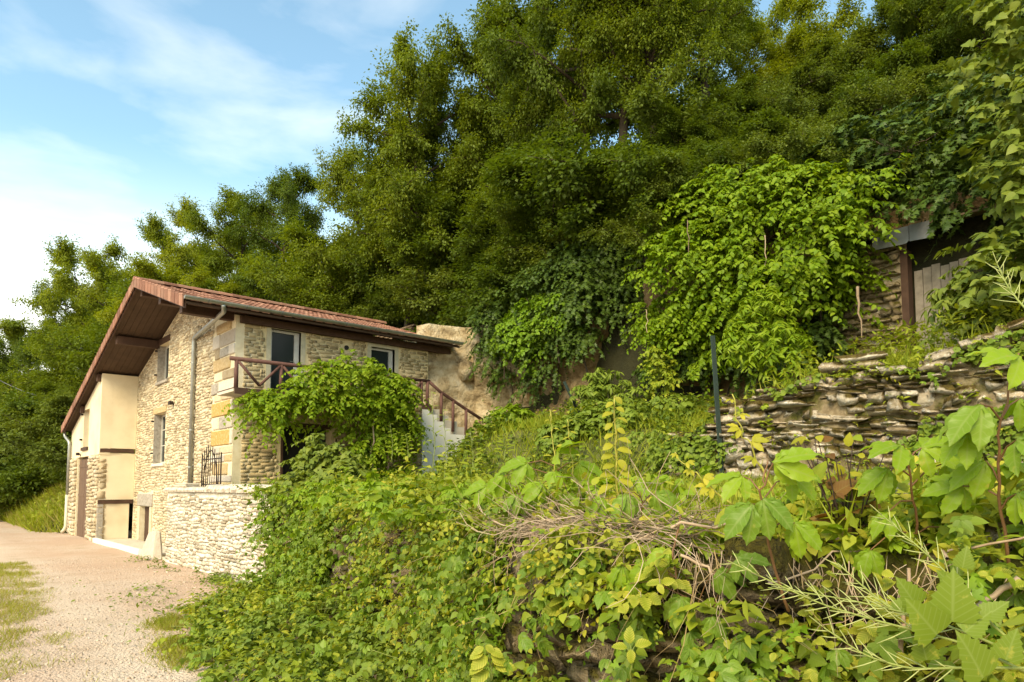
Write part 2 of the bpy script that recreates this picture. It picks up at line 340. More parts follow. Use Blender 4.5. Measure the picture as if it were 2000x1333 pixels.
# gravel: several sizes of stones, pale wheel track, reddish further on
m, nt, b = new_mat('gravel')
g = node(nt, 'ShaderNodeNewGeometry')
vo = node(nt, 'ShaderNodeTexVoronoi'); vo.inputs['Scale'].default_value = 26; nt.links.new(g.outputs['Position'], vo.inputs['Vector'])
v2 = node(nt, 'ShaderNodeTexVoronoi'); v2.inputs['Scale'].default_value = 70; nt.links.new(g.outputs['Position'], v2.inputs['Vector'])
s1 = node(nt, 'ShaderNodeSeparateColor'); nt.links.new(vo.outputs['Color'], s1.inputs['Color'])
c = ramp(nt, s1.outputs['Red'], [(0.42,0.285,0.20), (0.52,0.38,0.275), (0.60,0.465,0.355), (0.66,0.54,0.43)])
s2 = node(nt, 'ShaderNodeSeparateColor'); nt.links.new(v2.outputs['Color'], s2.inputs['Color'])
c2 = ramp(nt, s2.outputs['Green'], [(0.46,0.335,0.24), (0.58,0.45,0.34), (0.67,0.55,0.44)])
c = mixc(nt, 0.5, c, c2)
big = noise_of(nt, 0.35, 4); c = mixc(nt, ramp(nt, big, [(0.15,)*3, (0.85,)*3], [0.36, 0.58]), c, (0.52,0.355,0.25))
sxy = node(nt, 'ShaderNodeSeparateXYZ'); nt.links.new(g.outputs['Position'], sxy.inputs['Vector'])
wob = mathn(nt, 'MULTIPLY', mathn(nt, 'SUBTRACT', noise_of(nt, 0.5, 3), 0.5), 1.6)
tr = mathn(nt, 'ABSOLUTE', mathn(nt, 'SUBTRACT', mathn(nt, 'ADD', sxy.outputs['Y'], wob), 2.25))
trk = ramp(nt, tr, [(0.5,)*3, (0,)*3], [0.1, 1.0]); c = mixc(nt, trk, c, (0.66,0.545,0.42))
dirt = ramp(nt, noise_of(nt, 1.4, 5), [(0,)*3, (0.6,)*3], [0.55, 0.75]); c = mixc(nt, dirt, c, (0.40,0.29,0.19))
nt.links.new(c, b.inputs['Base Color']); b.inputs['Roughness'].default_value = 0.95; b.inputs['Specular IOR Level'].default_value = 0.15
hsum = mathn(nt, 'ADD', mathn(nt, 'MULTIPLY', vo.outputs['Distance'], -0.7), mathn(nt, 'ADD', mathn(nt, 'MULTIPLY', v2.outputs['Distance'], -0.4), mathn(nt, 'MULTIPLY', noise_of(nt, 6, 5), 1.2)))
bump(nt, b, hsum, 0.03, 0.9); M['gravel'] = m
M['pebble'] = rough_mat('pebble', [(0.44,0.315,0.225), (0.56,0.43,0.32), (0.66,0.54,0.43)], 10, 60, 0.002, objrand=True)
# ---------------------------------------------------------------- terrain
WPX = np.array([-20.0, -12.7, -9.6, -6.6, -4.6, -3.2, -2.2, -1.5, -0.9, -0.3, 0.6, 2.5])
WPY = np.array([5.36, 5.36, 5.05, 4.3, 3.5, 2.85, 2.45, 2.32, 2.45, 2.75, 3.3, 4.6])
WPZ = np.array([1.85, 1.82, 1.78, 1.74, 1.72, 1.72, 1.74, 1.75, 1.75, 1.76, 1.78, 1.8])
_xs = np.linspace(-20, 2.5, 400); _ys = np.interp(_xs, WPX, WPY)
for _ in range(30): _ys[1:-1] = (_ys[:-2]+2*_ys[1:-1]+_ys[2:])/4
def path_y(x): return np.interp(x, _xs, _ys)
def path_z(x): return np.interp(x, WPX, WPZ)
def path_n(x):
    s = (path_y(x+0.05)-path_y(x-0.05))/0.1
    l = np.sqrt(1+s*s); return s/l, -1/l          # outward, towards the road
UEX = np.array([-19, -16, -13, -10, -8, -6.8, -6.0, -5.4, -4.6, -3.93, -3.5, -3.0, -2.5, -2.1, -1, 4])
UEZ = np.array([2.6, 2.9, 3.1, 3.0, 2.85, 2.72, 3.1, 3.35, 3.48, 3.55, 3.42, 3.58, 3.66, 3.72, 3.85, 4.2])
def upper_z(x): return np.interp(x, UEX, UEZ)
def terrace_z(x, y):
    x = np.asarray(x, float); y = np.asarray(y, float)
    py = path_y(np.clip(x, -20, 2.5))
    low = path_z(np.clip(x, -20, 2.5)) - 0.03 + 0.35*sstep(0.5, 8, y-py)*sstep(-18, -13, x)
    up = upper_z(x) + (y-10.2)*0.17
    k = sstep(9.95, np.where(x < -7.2, 11.6, 10.35), y)
    k = np.where(y > 13.0, np.maximum(k, 0), k)*np.maximum(sstep(-16.2, -14.2, x), sstep(12.6, 14.3, y))
    return low*(1-k)+np.maximum(up, low)*k + 0.05*fbm(np.stack([x.ravel(), y.ravel()], 1)*0.9, 3, 5).reshape(x.shape)
def cliff_top(x): return 7.0+1.6*np.exp(-((x+10)/5)**2)
def hill_z(x, y):
    x = np.asarray(x, float); y = np.asarray(y, float)
    left = np.where(y < 4.6, 0, np.where(y < 9.6, 0.92*(y-4.6), 4.6+0.72*(np.minimum(y, 19)-9.6)+0.10*np.maximum(y-19, 0)))
    left = left - 0.04
    right = cliff_top(x)+0.85*(np.minimum(y, 20.5)-15.2)+0.06*np.maximum(y-20.5, 0)
    w = np.clip((x+37)/5, 0, 1)
    return left*(1-w)+right*w + 0.35*fbm(np.stack([x.ravel(), y.ravel()], 1)*0.35, 4, 9).reshape(x.shape)*sstep(4.6, 7, y)

def grid_mesh(name, X, Y, Z, mat, smooth=True):
    ny, nx = X.shape
    V = np.stack([X.ravel(), Y.ravel(), Z.ravel()], 1)
    i = np.arange(ny*nx).reshape(ny, nx)
    Q = np.stack([i[:-1, :-1].ravel(), i[:-1, 1:].ravel(), i[1:, 1:].ravel(), i[1:, :-1].ravel()], 1)
    return np_mesh(name, V, quads=Q, mats=[mat], smooth=smooth)

# gravel yard and lane, one sheet out to the horizon
g1 = np.concatenate([-np.geomspace(600, 46, 12), np.linspace(-45, 8, 214), np.geomspace(9, 600, 12)])
g2 = np.concatenate([-np.geomspace(600, 4, 14), np.linspace(-3, 7.5, 84), np.geomspace(8, 600, 14)])
X, Y = np.meshgrid(g1, g2)
Z = 0.035*fbm(np.stack([X.ravel(), Y.ravel()], 1)*0.6, 3, 3).reshape(X.shape)*(np.abs(X) < 60) - 0.02
o = put('gravel_ground', grid_mesh('gravel_ground', X, Y, Z, M['gravel']), origin=(0, 0, 0)); tag(o, 'pale pinkish gravel yard and lane in front of the house', kind='structure')

xs = np.concatenate([np.linspace(-18.5, -8, 60), np.linspace(-7.8, 4, 90)]); vs = np.linspace(0, 1, 70)
X = np.repeat(xs[None], 70, 0); Yb = path_y(np.clip(xs, -20, 2.5))+0.12; Y = Yb[None]+vs[:, None]*(15.9-Yb[None]); Z = terrace_z(X, Y)
o = put('terrace_ground', grid_mesh('terrace_ground', X, Y, Z, M['turf']), origin=(-8, 8, 0)); tag(o, 'overgrown terraced garden ground behind the retaining wall', kind='structure')
# small terrace strip beside the gable
mb = MB(); mb.box((-19.75, 5.5, 0.5), (-18.5, 6.5, 1.83)); o = mb.build('terrace_edge', M['soil']); tag(o, 'earth strip between the garden wall and the gable', kind='structure')

xs = np.concatenate([-np.geomspace(160, 62, 12), np.linspace(-60, -18.0, 90), np.linspace(-17.6, 30, 80)]); 
ys0 = np.where(xs < -34.2, 4.55, np.where(xs < -19, 13.95, 14.95)); vs = np.linspace(0, 1, 70)**1.6
X = np.repeat(xs[None], 70, 0); Y = ys0[None]+vs[:, None]*(95-ys0[None]); Z = hill_z(X, Y)
Z[0] = np.where(xs < -34.2, -0.1, 2.0)
o = put('hillside', grid_mesh('hillside', X, Y, Z, M['hill_soil']), origin=(-20, 15, 0)); tag(o, 'steep wooded hillside rising behind the house', kind='structure')

# cliff
CP = np.array([(-19.3, 12.75), (-18.75, 12.85), (-18.45, 13.6), (-18.2, 14.4), (-17.2, 15.0), (-15.5, 15.1), (-13.9, 15.0), (-12.9, 15.6), (-12.0, 15.9), (-11.0, 15.2), (-9, 14.9), (-7, 14.9), (-5, 15.1), (-2, 14.9), (5, 14.4)])
ct = np.concatenate([[0], np.cumsum(np.linalg.norm(np.diff(CP, axis=0), axis=1))])
def cliff_xy(t): return np.stack([np.interp(t, ct, CP[:, 0]), np.interp(t, ct, CP[:, 1])], -1)
nt_, nz_ = 320, 84
tt = np.linspace(0, ct[-1], nt_); P = cliff_xy(tt); T_ = np.gradient(P, axis=0); T_ /= np.linalg.norm(T_, axis=1)[:, None]; N_ = np.stack([T_[:, 1], -T_[:, 0]], 1)
vz = np.linspace(0, 1, nz_); V = np.zeros((nz_, nt_, 3))
for k, v in enumerate(vz):
    z = 1.6+v*(cliff_top(P[:, 0])+0.25-1.6)
    q = np.stack([tt*0.55, z*0.9, np.full(nt_, 3.1)], 1)
    ledge = 0.16*np.abs(hash_noise(np.stack([tt*0.3, z*3.2], 1), 4))
    d = 0.42*fbm(q, 5, 21)+0.13*np.abs(fbm(q*4.1, 4, 33))+0.8*ledge+0.25*np.sin(v*3.0)-0.45*v**3
    d = d - 1.3*sstep(-6.9, -6.4, P[:, 0])*sstep(-3.0, -3.6, P[:, 0])*(z < 7.1)
    d = d + np.where(P[:, 0] > -18.2, 0.35*sstep(0.55, 0.75, v), 0.0)
    cave = np.exp(-((P[:, 0]+12.4)/0.9)**2-((z-5.2)/1.1)**2); d -= 0.9*cave
    w = sstep(0, 0.5, tt); d *= w
    V[k] = np.stack([P[:, 0]+N_[:, 0]*d, P[:, 1]+N_[:, 1]*d, z], 1)
me = grid_mesh('cliff', V[:, :, 0], V[:, :, 1], V[:, :, 2], M['pale_rock']); me.materials.append(M['rock'])
cx = np.array([me.vertices[p.vertices[0]].co.x for p in me.polygons]); mi = (cx > -16.2).astype(np.int32); me.polygons.foreach_set('material_index', mi)
o = put('cliff', me, origin=(-12, 15, 1.6)); tag(o, 'ochre limestone cliff with a shallow hollow behind the garden', kind='structure')
CLIFF_GRID = V

# ---------------------------------------------------------------- stones
def stone_variant(seed, rough=1.0):
    r = np.random.default_rng(seed); V = []; idx = {}
    tx, tz, sx = r.normal(0, 0.09*rough), r.normal(0, 0.10*rough), r.normal(0, 0.10*rough)
    for i in range(3):
        for j in range(3):
            for k in range(3):
                if (i, j, k) == (1, 1, 1): continue
                p = np.array([i-1, j-1, k-1], float)*0.5
                nb = int(np.sum(np.abs(p) > 0.1))
                p *= {1: 1.0, 2: 1.0, 3: 0.965}[nb]
                p[0] *= 1+tx*2*p[2]; p[2] *= 1+tz*2*p[0]; p[0] += sx*p[2]*0.5
                p += r.normal(0, 0.04*rough, 3)*np.array([0.7, 1.0, 1.0])
                idx[(i, j, k)] = len(V); V.append(p)
    F = []
    for ax in range(3):
        for side in (0, 2):
            for a in range(2):
                for b in range(2):
                    q = []
                    for (da, db) in ((0, 0), (1, 0), (1, 1), (0, 1)):
                        c = [0, 0, 0]; c[ax] = side; o_ = [x for x in range(3) if x != ax]; c[o_[0]] = a+da; c[o_[1]] = b+db
                        q.append(idx[tuple(c)])
                    flip = (side == 2) != (ax == 1)
                    F.append(q if flip else q[::-1])
    return np.array(V), np.array(F)
SV = [stone_variant(100+i) for i in range(8)]
SVR = [stone_variant(300+i, 1.9) for i in range(8)]
_stone_me = {}
def stone_mesh(i, mat, var):
    key = (i, mat.name, id(var))
    if key not in _stone_me:
        V, F = var[i]; _stone_me[key] = np_mesh('stone', V, quads=F, mats=[mat], smooth=False)
    return _stone_me[key]
def dist_w(c):
    c = np.asarray(c); return np.linalg.norm(c-np.array([0, 0, EYE]))
def lay_stones(stones, parent, mat, limit=300, name='stone', var=None, rest_label=None, visible=None):
    """stones: list of (centre, size xyz, euler). The ones that show largest become objects, the others one part."""
    var = var or SV
    sc = [s[1][0]*s[1][2]/dist_w(s[0])**2*(1 if visible is None or visible(s[0]) else 0.01) for s in stones]
    order = np.argsort(sc)[::-1]
    for n_, i in enumerate(order[:limit]):
        c, s, e = stones[i]
        o = bpy.data.objects.new(name, stone_mesh(int(i) % 8, mat, var)); o.location = [float(q) for q in c]; o.scale = [float(q) for q in s]; o.rotation_euler = e
        link(o, parent)
    rest = order[limit:]
    if len(rest):
        Vs, Fs, b = [], [], 0
        for i in rest:
            c, s, e = stones[i]; V, F = var[int(i) % 8]
            W = (np.array(Euler(e).to_matrix()) @ (V*np.array(s)).T).T+np.array(c)
            Vs.append(W); Fs.append(F+b); b += len(V)
        o = put(name+'_rubble', np_mesh(name, np.concatenate(Vs), quads=np.concatenate(Fs), mats=[mat], smooth=False), parent); o['kind'] = 'stuff'
def rows(u0, u1, z0, z1, hr, wr, ok, jit=0.012, wv=1.0):
    z = z0
    while z < z1:
        h = random.uniform(*hr); u = u0-random.uniform(0, 0.2)
        while u < u1:
            w = random.uniform(*wr)
            if random.random() < 0.12: w *= 1.5
            a, b = max(u, u0), min(u+w, u1)
            if b-a > 0.06 and not ok(a, b, z, z+h) and b-a > 0.16:          # try smaller stones beside openings
                for j_ in range(3):
                    a_, b_ = a+(b-a)*j_/3, a+(b-a)*(j_+1)/3
                    if ok(a_, b_, z, z+h): yield (a_+b_)/2, z+h/2+random.uniform(-jit, jit), (b_-a_)-0.014, (h-0.012)*random.uniform(0.78, 1.0)
            elif b-a > 0.06 and ok(a, b, z, z+h):
                wob_ = wv*(0.035*math.sin((a+b)*0.9+z*1.7)+0.02*math.sin((a+b)*2.3+z*5.0))
                yield (a+b)/2, z+h/2+random.uniform(-jit, jit)+wob_, (b-a)-random.uniform(0.012, 0.035), (h-0.012)*random.uniform(0.78, 1.06)
            u += w
        z += h
def inside_any(a, b, c, d, rects):
    return any(a < r[1] and b > r[0] and c < r[3] and d > r[2] for r in rects)

# ---------------------------------------------------------------- the house
RX, RZ, EX, EZ, LX, LZ = -22.87, 8.18, -17.94, 6.62, -34.37, 4.43
Y0, Y1 = 5.07, 13.6
GY, FX, XY = 6.54, -18.53, 5.36
def roof_top(x): return np.where(np.asarray(x) > RX, RZ-(np.asarray(x)-RX)*(RZ-EZ)/(EX-RX), RZ-(RX-np.asarray(x))*(RZ-LZ)/(RX-LX))
house = thing('stone_house', (-23.5, 9.0, 0), 'two storey rubble stone house with red tile roof and log balcony', 'house')

wins = [(-25.85, -24.66, 5.50, 6.78), (-26.0, -24.76, 2.72, 4.41)]
cellar = (-27.5, -26.2, -0.1, 1.25)
mb = MB(); und = lambda x: float(roof_top(x))-0.30
us = sorted({-28.6, FX-0.005, RX, *[w[0] for w in wins], *[w[1] for w in wins], cellar[0], cellar[1]})
zs = sorted({-0.2, 1.25, *[w[2] for w in wins], *[w[3] for w in wins]})
# sloped cells: everything above the highest opening of a column follows the roof
def gable_cells(mb):
    ops = wins+[cellar]
    for a, b in zip(us[:-1], us[1:]):
        col = sorted([o for o in ops if o[0] < b-1e-4 and o[1] > a+1e-4], key=lambda q: q[2]); z = -0.2
        for o in col:
            if o[2] > z: mb.box((a, GY, z), (b, GY+0.5, o[2]))
            z = o[3]
        mb.hexa([(a,GY,z),(b,GY,z),(b,GY+0.5,z),(a,GY+0.5,z),(a,GY,und(a)),(b,GY,und(b)),(b,GY+0.5,und(b)),(a,GY+0.5,und(a))])
gable_cells(mb)
gable = mb.build('gable_wall', M['mortar'], house)
gable['label'] = 'rubble stone gable wall with pale mortar joints'
noq = wins+[(c0-0.16, c1+0.16, c2-0.1, c3+0.1) for c0, c1, c2, c3 in []]
blocks = [(cellar[0]-0.35, cellar[1]+0.28, -0.3, 1.70)]+[(w[0]-0.05, w[1]+0.05, w[2]-0.08, w[3]+0.05) for w in wins]
def okg(a, b, c, d):
    return not inside_any(a, b, c, d, blocks) and b < -20.17+0.1*((int(c*2.3)) % 2) and d < und((a+b)/2)-0.03 and d < und(a)-0.02 and d < und(b)-0.02
ST = []
for u, z, w, h in rows(-28.45, -19.9, 0.0, 8.0, (0.062, 0.108), (0.13, 0.36), okg):
    dpt = 0.09+random.uniform(-0.02, 0.03)
    ST.append(((u, GY+0.031+random.uniform(-0.010, 0.008), z), (w, dpt, h), (random.uniform(-.05, .05), random.uniform(-.05, .05), random.uniform(-.06, .06))))
lay_stones(ST, gable, M['gable_stone'], 170)
# corner blocks
def qblock(x0, x1, z0, z1, mat):
    mb = MB(); j = lambda: random.uniform(-.012, .012); f = GY-0.035+j()
    mb.hexa([(x0+j(),f,z0+j()),(x1,f,z0+j()),(x1,GY+.2,z0),(x0,GY+.2,z0),(x0+j(),f+j(),z1+j()),(x1,f+j(),z1+j()),(x1,GY+.2,z1),(x0,GY+.2,z1)]); return mb.build('quoin_block', M[mat], gable, bevel=0.022)
z = 1.75
for k, (h, c) in enumerate([(.30,'quoin_tan'),(.20,'quoin_pale'),(.34,'quoin_tan'),(.22,'quoin_pale'),(.24,'quoin_pale'),(.44,'quoin_ochre'),(.36,'quoin_pale'),(.42,'quoin_ochre'),(.22,'quoin_pale'),(.34,'quoin_pale'),(.28,'quoin_pale'),(.36,'quoin_tan'),(.30,'quoin_pale'),(.40,'quoin_pale'),(.28,'quoin_tan')]):
    x0 = -20.05-0.18*(k % 2); xe = FX-0.012
    if c == 'quoin_pale':
        cuts = sorted([x0, xe]+[x0+(xe-x0)*random.uniform(.2+.3*i, .45+.3*i) for i in range(random.choice([1, 2]))])
        for a_, b_ in zip(cuts[:-1], cuts[1:]): qblock(a_+.014, b_-.014 if b_ < xe else xe, z+.014, z+h-.014, random.choice(['quoin_pale', 'quoin_pale', 'gable_stone', 'quoin_tan' if random.random() < .3 else 'grey_stone']))
    elif c == 'quoin_ochre':
        qblock(x0+.08, xe-.20, z+.014, z+h-.014, c); qblock(xe-.17, xe, z+.014, z+h-.014, 'quoin_pale')
    else: qblock(x0+.12, xe-(.3 if k % 3 else 0), z+.014, z+h-.014, c)
    z += h
mb = MB(); mb.box((cellar[0]-0.32, GY-0.06, 1.26), (cellar[1]+0.26, GY+0.2, 1.69)); mb.build('cellar_lintel', M['grey_stone'], gable, bevel=0.02)
for w in (cellar,):
    mb = MB(); mb.box((w[0]-0.30, GY-0.05, -0.1), (w[0]-0.005, GY+0.3, 1.25)); mb.build('jamb_stone', M['gable_stone'], gable, bevel=0.02)
    mb = MB(); mb.box((w[1]+0.005, GY-0.05, -0.1), (w[1]+0.24, GY+0.3, 1.25)); mb.build('jamb_stone', M['gable_stone'], gable, bevel=0.02)
    mb = MB(); mb.box((w[0]+0.01, GY+0.14, -0.1), (w[1]-0.01, GY+0.20, 1.24)); d = mb.build('cellar_door', M['timber'], house); d['label'] = 'low dark cellar door in the gable'
for i, w in enumerate(wins):
    W = MB(); W.box((w[0]+0.06, GY+0.235, w[2]+0.06), (w[1]-0.06, GY+0.25, w[3]-0.06)); win = W.build('window', M['glass'], house)
    f = MB(); t = 0.07
    f.box((w[0]+0.01, GY+0.2, w[2]+0.01), (w[0]+t, GY+0.29, w[3]-0.01)); f.box((w[1]-t, GY+0.2, w[2]+0.01), (w[1]-0.01, GY+0.29, w[3]-0.01))
    f.box((w[0]+t, GY+0.203, w[2]+0.01), (w[1]-t, GY+0.287, w[2]+t)); f.box((w[0]+t, GY+0.203, w[3]-t), (w[1]-t, GY+0.287, w[3]-0.01))
    mid = (w[0]+w[1])/2; f.box((mid-0.045, GY+0.19, w[2]+t), (mid+0.045, GY+0.285, w[3]-t))
    if i: 
        for zz in (0.36, 0.68): f.box((w[0]+t, GY+0.215, w[2]+(w[3]-w[2])*zz), (mid-0.045, GY+0.28, w[2]+(w[3]-w[2])*zz+0.03)); f.box((mid+0.045, GY+0.215, w[2]+(w[3]-w[2])*zz), (w[1]-t, GY+0.28, w[2]+(w[3]-w[2])*zz+0.03))
    f.build('frame', M['white_frame'], win)
    s = MB(); s.box((w[0]-0.06, GY-0.08, w[2]-0.10), (w[1]+0.08, GY+0.22, w[2]-0.004)); s.build('sill', M['quoin_pale' if i else 'grey_stone'], win, bevel=0.012)
    s = MB(); s.box((w[0]-0.12, GY-0.05, w[3]+0.004), (w[1]+0.12, GY+0.3, w[3]+0.20)); s.build('lintel', M['quoin_tan' if i else 'timber'], win, bevel=0.012)
    s = MB(); s.box((w[0]-0.004, GY-0.04, w[2]), (w[0]+0.012, GY+0.21, w[3])); s.build('jamb', M['grey_stone'], win)
    for zz in (0.2, 0.85):
        h = MB(); hz_ = w[2]+(w[3]-w[2])*zz; h.box((w[0]-0.14, GY-0.10, hz_), (w[0]-0.05, GY-0.02, hz_+0.05)); h.build('shutter_hinge', M['iron'], win)

# front wall under the eaves
YE = 12.7
d1, d2 = (7.5, 8.36, 4.42, 6.29), (10.61, 11.44, 4.42, 6.20); ld = (7.9, 9.35, 1.7, 3.62)
ft = float(roof_top(FX))-0.33
mb = MB()
yu = sorted({GY+0.5, YE, d1[0], d1[1], d2[0], d2[1], ld[0], ld[1]})
for a, b in zip(yu[:-1], yu[1:]):
    col = sorted([o for o in (d1, d2, ld) if o[0] < b-1e-4 and o[1] > a+1e-4], key=lambda q: q[2]); z = 1.2
    for o in col:
        if o[2] > z: mb.box((FX-0.5, a, z), (FX, b, o[2]))
        z = o[3]
    mb.box((FX-0.5, a, z), (FX, b, ft))
mb.box((FX-0.5, GY+0.004, 1.2), (FX-0.006, GY+0.5, ft))
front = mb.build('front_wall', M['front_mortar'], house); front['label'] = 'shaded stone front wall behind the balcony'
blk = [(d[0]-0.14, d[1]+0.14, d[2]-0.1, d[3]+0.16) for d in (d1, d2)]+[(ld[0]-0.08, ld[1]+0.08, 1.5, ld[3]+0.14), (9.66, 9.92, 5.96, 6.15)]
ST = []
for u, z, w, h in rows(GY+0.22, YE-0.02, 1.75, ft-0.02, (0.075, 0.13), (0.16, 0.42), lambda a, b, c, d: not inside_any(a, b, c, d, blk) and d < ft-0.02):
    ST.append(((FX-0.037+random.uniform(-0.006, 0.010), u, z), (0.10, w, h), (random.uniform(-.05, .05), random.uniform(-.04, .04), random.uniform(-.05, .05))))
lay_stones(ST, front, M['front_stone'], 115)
mb = MB(); mb.tube([(FX-0.09, 9.78, 6.05), (FX+0.02, 9.78, 6.05)], 0.075, 10); mb.build('vent_hole', M['dark'], front)
for i, d in enumerate((d1, d2)):
    q = MB(); t = 0.13
    q.box((FX-0.3, d[0]-t, d[2]), (FX+0.015, d[0], d[3]+t)); q.box((FX-0.3, d[1], d[2]), (FX+0.015, d[1]+t, d[3]+t)); q.box((FX-0.3, d[0], d[3]), (FX+0.012, d[1], d[3]+t))
    q.build('door_surround', M['cream_frame'], house)
    D = MB(); D.box((FX-0.17, d[0]+0.07, d[2]+0.1), (FX-0.155, d[1]-0.14, d[3]-0.07)); do = D.build('glazed_door', M['glass'], house)
    f = MB(); f.box((FX-0.2, d[0]+0.003, d[2]), (FX-0.11, d[0]+0.07, d[3]-0.003)); f.box((FX-0.2, d[1]-0.14, d[2]), (FX-0.11, d[1]-0.003, d[3]-0.003))
    f.box((FX-0.2, d[0]+0.07, d[3]-0.07), (FX-0.113, d[1]-0.14, d[3]-0.003)); f.box((FX-0.2, d[0]+0.07, d[2]), (FX-0.113, d[1]-0.14, d[2]+0.1)); f.build('frame', M['white_frame'], do)
    h = MB(); h.tube([(FX-0.11, d[1]-0.17, 5.45), (FX-0.06, d[1]-0.17, 5.45), (FX-0.06, d[1]-0.28, 5.45)], 0.012, 6); h.build('handle', M['zinc'], do)
mb = MB(); mb.box((FX-0.42, ld[0], 1.5), (FX-0.36, ld[1], ld[3])); o = mb.build('doorway_shade', M['dark'], house); o['label'] = 'dark open lower doorway under the balcony'  # near-black sheet: shade inside the open doorway, put in as colour
mb = MB(); mb.box((FX-0.2, ld[0]-0.06, 1.5), (FX+0.03, ld[0], ld[3]+0.1)); mb.box((FX-0.2, ld[0], ld[3]), (FX+0.027, ld[1], ld[3]+0.1)); mb.build('door_frame', M['timber'], house)

# lean-to wing, stuccoed above, stone and timber below
wing = MB()
gd = (-32.55, -30.22, -0.2, 3.05); ww = (-31.55, -30.52, 3.46, 4.93)
for a, b, ops in ((-34.0, -32.55, []), (-32.55, -31.55, [gd]), (-31.55, -30.52, [gd, ww]), (-30.52, -30.22, [gd]), (-30.22, -28.52, [])):
    z = 3.1 if not ops else 3.1; z = 3.1
    for o in [q for q in ops if q is ww]:
        wing.box((a, XY, z), (b, XY+0.35, o[2])); z = o[3]
    wing.hexa([(a,XY,z),(b,XY,z),(b,XY+0.35,z),(a,XY+0.35,z),(a,XY,und(a)),(b,XY,und(b)),(b,XY+0.35,und(b)),(a,XY+0.35,und(a))])
wing.hexa([(-28.87,XY+0.35,3.33),(-28.523,XY+0.35,3.33),(-28.523,GY-0.01,3.33),(-28.87,GY-0.01,3.33),(-28.87,XY+0.35,und(-28.87)),(-28.523,XY+0.35,und(-28.523)),(-28.523,GY-0.01,und(-28.523)),(-28.87,GY-0.01,und(-28.87))])
wing.box((-28.90, XY+0.03, 1.47), (-28.545, GY-0.01, 3.16)); wing.box((-28.90, XY+0.20, -0.2), (-28.55, GY-0.14, 1.32))
wg = wing.build('wing_wall', M['stucco'], house); wg['label'] = 'cream stuccoed wing at the far end of the gable'
for z0, z1, yy in ((3.165, 3.325, XY+0.02), (1.325, 1.465, XY+0.01)):
    mb = MB(); n = 7; 
    pts = [(-28.62+0.02*math.sin(i), yy+0.004+(GY-0.04-yy)*i/(n-1), (z0+z1)/2+0.012*math.sin(i*1.7)) for i in range(n)]
    V = []
    for p in pts: V += [(p[0]-0.1, p[1], p[2]-0.07), (p[0]+0.11, p[1], p[2]-0.07), (p[0]+0.11, p[1], p[2]+0.065), (p[0]-0.1, p[1], p[2]+0.065)]
    F = [(0,1,2,3), tuple(4*(n-1)+q for q in (3,2,1,0))]+[(4*i+a, 4*i+(a+1) % 4, 4*i+4+(a+1) % 4, 4*i+4+a) for i in range(n-1) for a in range(4)]
    mb.add(V, F); mb.build('timber_beam', M['timber'], wg)
lo = MB(); lo.box((-34.0, XY+0.02, -0.2), (-32.55, XY+0.35, 3.098)); lo.build('lower_wing_wall', M['mortar'], house); lo = MB(); lo.box((-30.22, XY+0.02, -0.2), (-28.91, XY+0.35, 3.098))
lw = lo.build('lower_wing_wall', M['mortar'], house)
ST = []
for u, z, w, h in rows(-30.2, -28.56, 0.0, 3.08, (0.10, 0.18), (0.22, 0.5), lambda a, b, c, d: d < 3.09):
    ST.append(((u, XY+0.0+random.uniform(-.01, .015), z), (w, 0.12, h), (0, random.uniform(-.05, .05), random.uniform(-.06, .06))))
for u, z, w, h in rows(-34.0, -32.6, 0.0, 3.08, (0.12, 0.2), (0.25, 0.5), lambda a, b, c, d: d < 3.09):
    ST.append(((u, XY+0.0, z), (w, 0.12, h), (0, 0, random.uniform(-.06, .06))))
z = 0
while z < 2.9:
    h = random.uniform(0.14, 0.36); ST.append(((-28.72, XY+0.125, z+h/2), (0.38, random.uniform(.2, .3), h-0.02), (0, 0, random.uniform(-.04, .04)))); z += h
lay_stones(ST, lw, M['gable_stone'], 60)
mb = MB(); mb.box((-28.80, XY+0.0, -0.1), (-28.515, XY+0.215, 1.318)); mb.build('corner_post_stone', M['grey_stone'], lw, bevel=0.02)
for i in range(2):
    a = gd[0]+0.02+i*1.165; mb = MB(); mb.box((a, XY+0.10, -0.05), (a+1.14, XY+0.16, 3.02)); leaf_ = mb.build('garage_door_leaf', M['door_brown'], house)
    for j in range(6):
        q = MB(); q.box((a+0.01+j*0.188, XY+0.085, -0.04), (a+0.19+j*0.188, XY+0.098, 3.01)); q.build('board', M['door_brown'], leaf_)
    for zz in (0.35, 1.55, 2.7):
        q = MB(); q.box((a+0.02, XY+0.07, zz), (a+1.12, XY+0.083, zz+0.1)); q.build('ledge', M['door_brown'], leaf_)
mb = MB(); mb.box((ww[0], XY+0.22, ww[2]), (ww[1], XY+0.24, ww[3])); win = mb.build('window', M['glass'], house)
mb = MB(); mb.box((ww[0], XY+0.18, ww[2]), (ww[0]+0.08, XY+0.26, ww[3])); mb.box((ww[1]-0.08, XY+0.18, ww[2]), (ww[1], XY+0.26, ww[3])); mb.box((-31.08, XY+0.185, ww[2]), (-31.0, XY+0.255, ww[3])); mb.build('frame', M['white_frame'], win)
mb = MB(); mb.box((ww[0]-0.05, XY-0.07, ww[2]-0.12), (ww[1]+0.05, XY+0.18, ww[2]-0.003)); mb.build('sill', M['timber'], win)
for zz in (3.75, 4.75):
    mb = MB(); mb.box((ww[0]-0.25, XY-0.09, zz), (ww[0]-0.14, XY-0.003, zz+0.07)); mb.build('shutter_hinge', M['iron'], win)
def floodlight(p, loc):
    mb = MB(); x, y, z = loc; mb.box((x-0.10, y-0.16, z-0.05), (x+0.10, y-0.05, z+0.06)); mb.tube([(x, y-0.05, z), (x, y, z-0.06)], 0.02, 6); mb.build('floodlight', M['iron'], p, bevel=0.01)
floodlight(house, (-31.9, XY, 3.22)); floodlight(house, (-23.9, GY, 4.62))
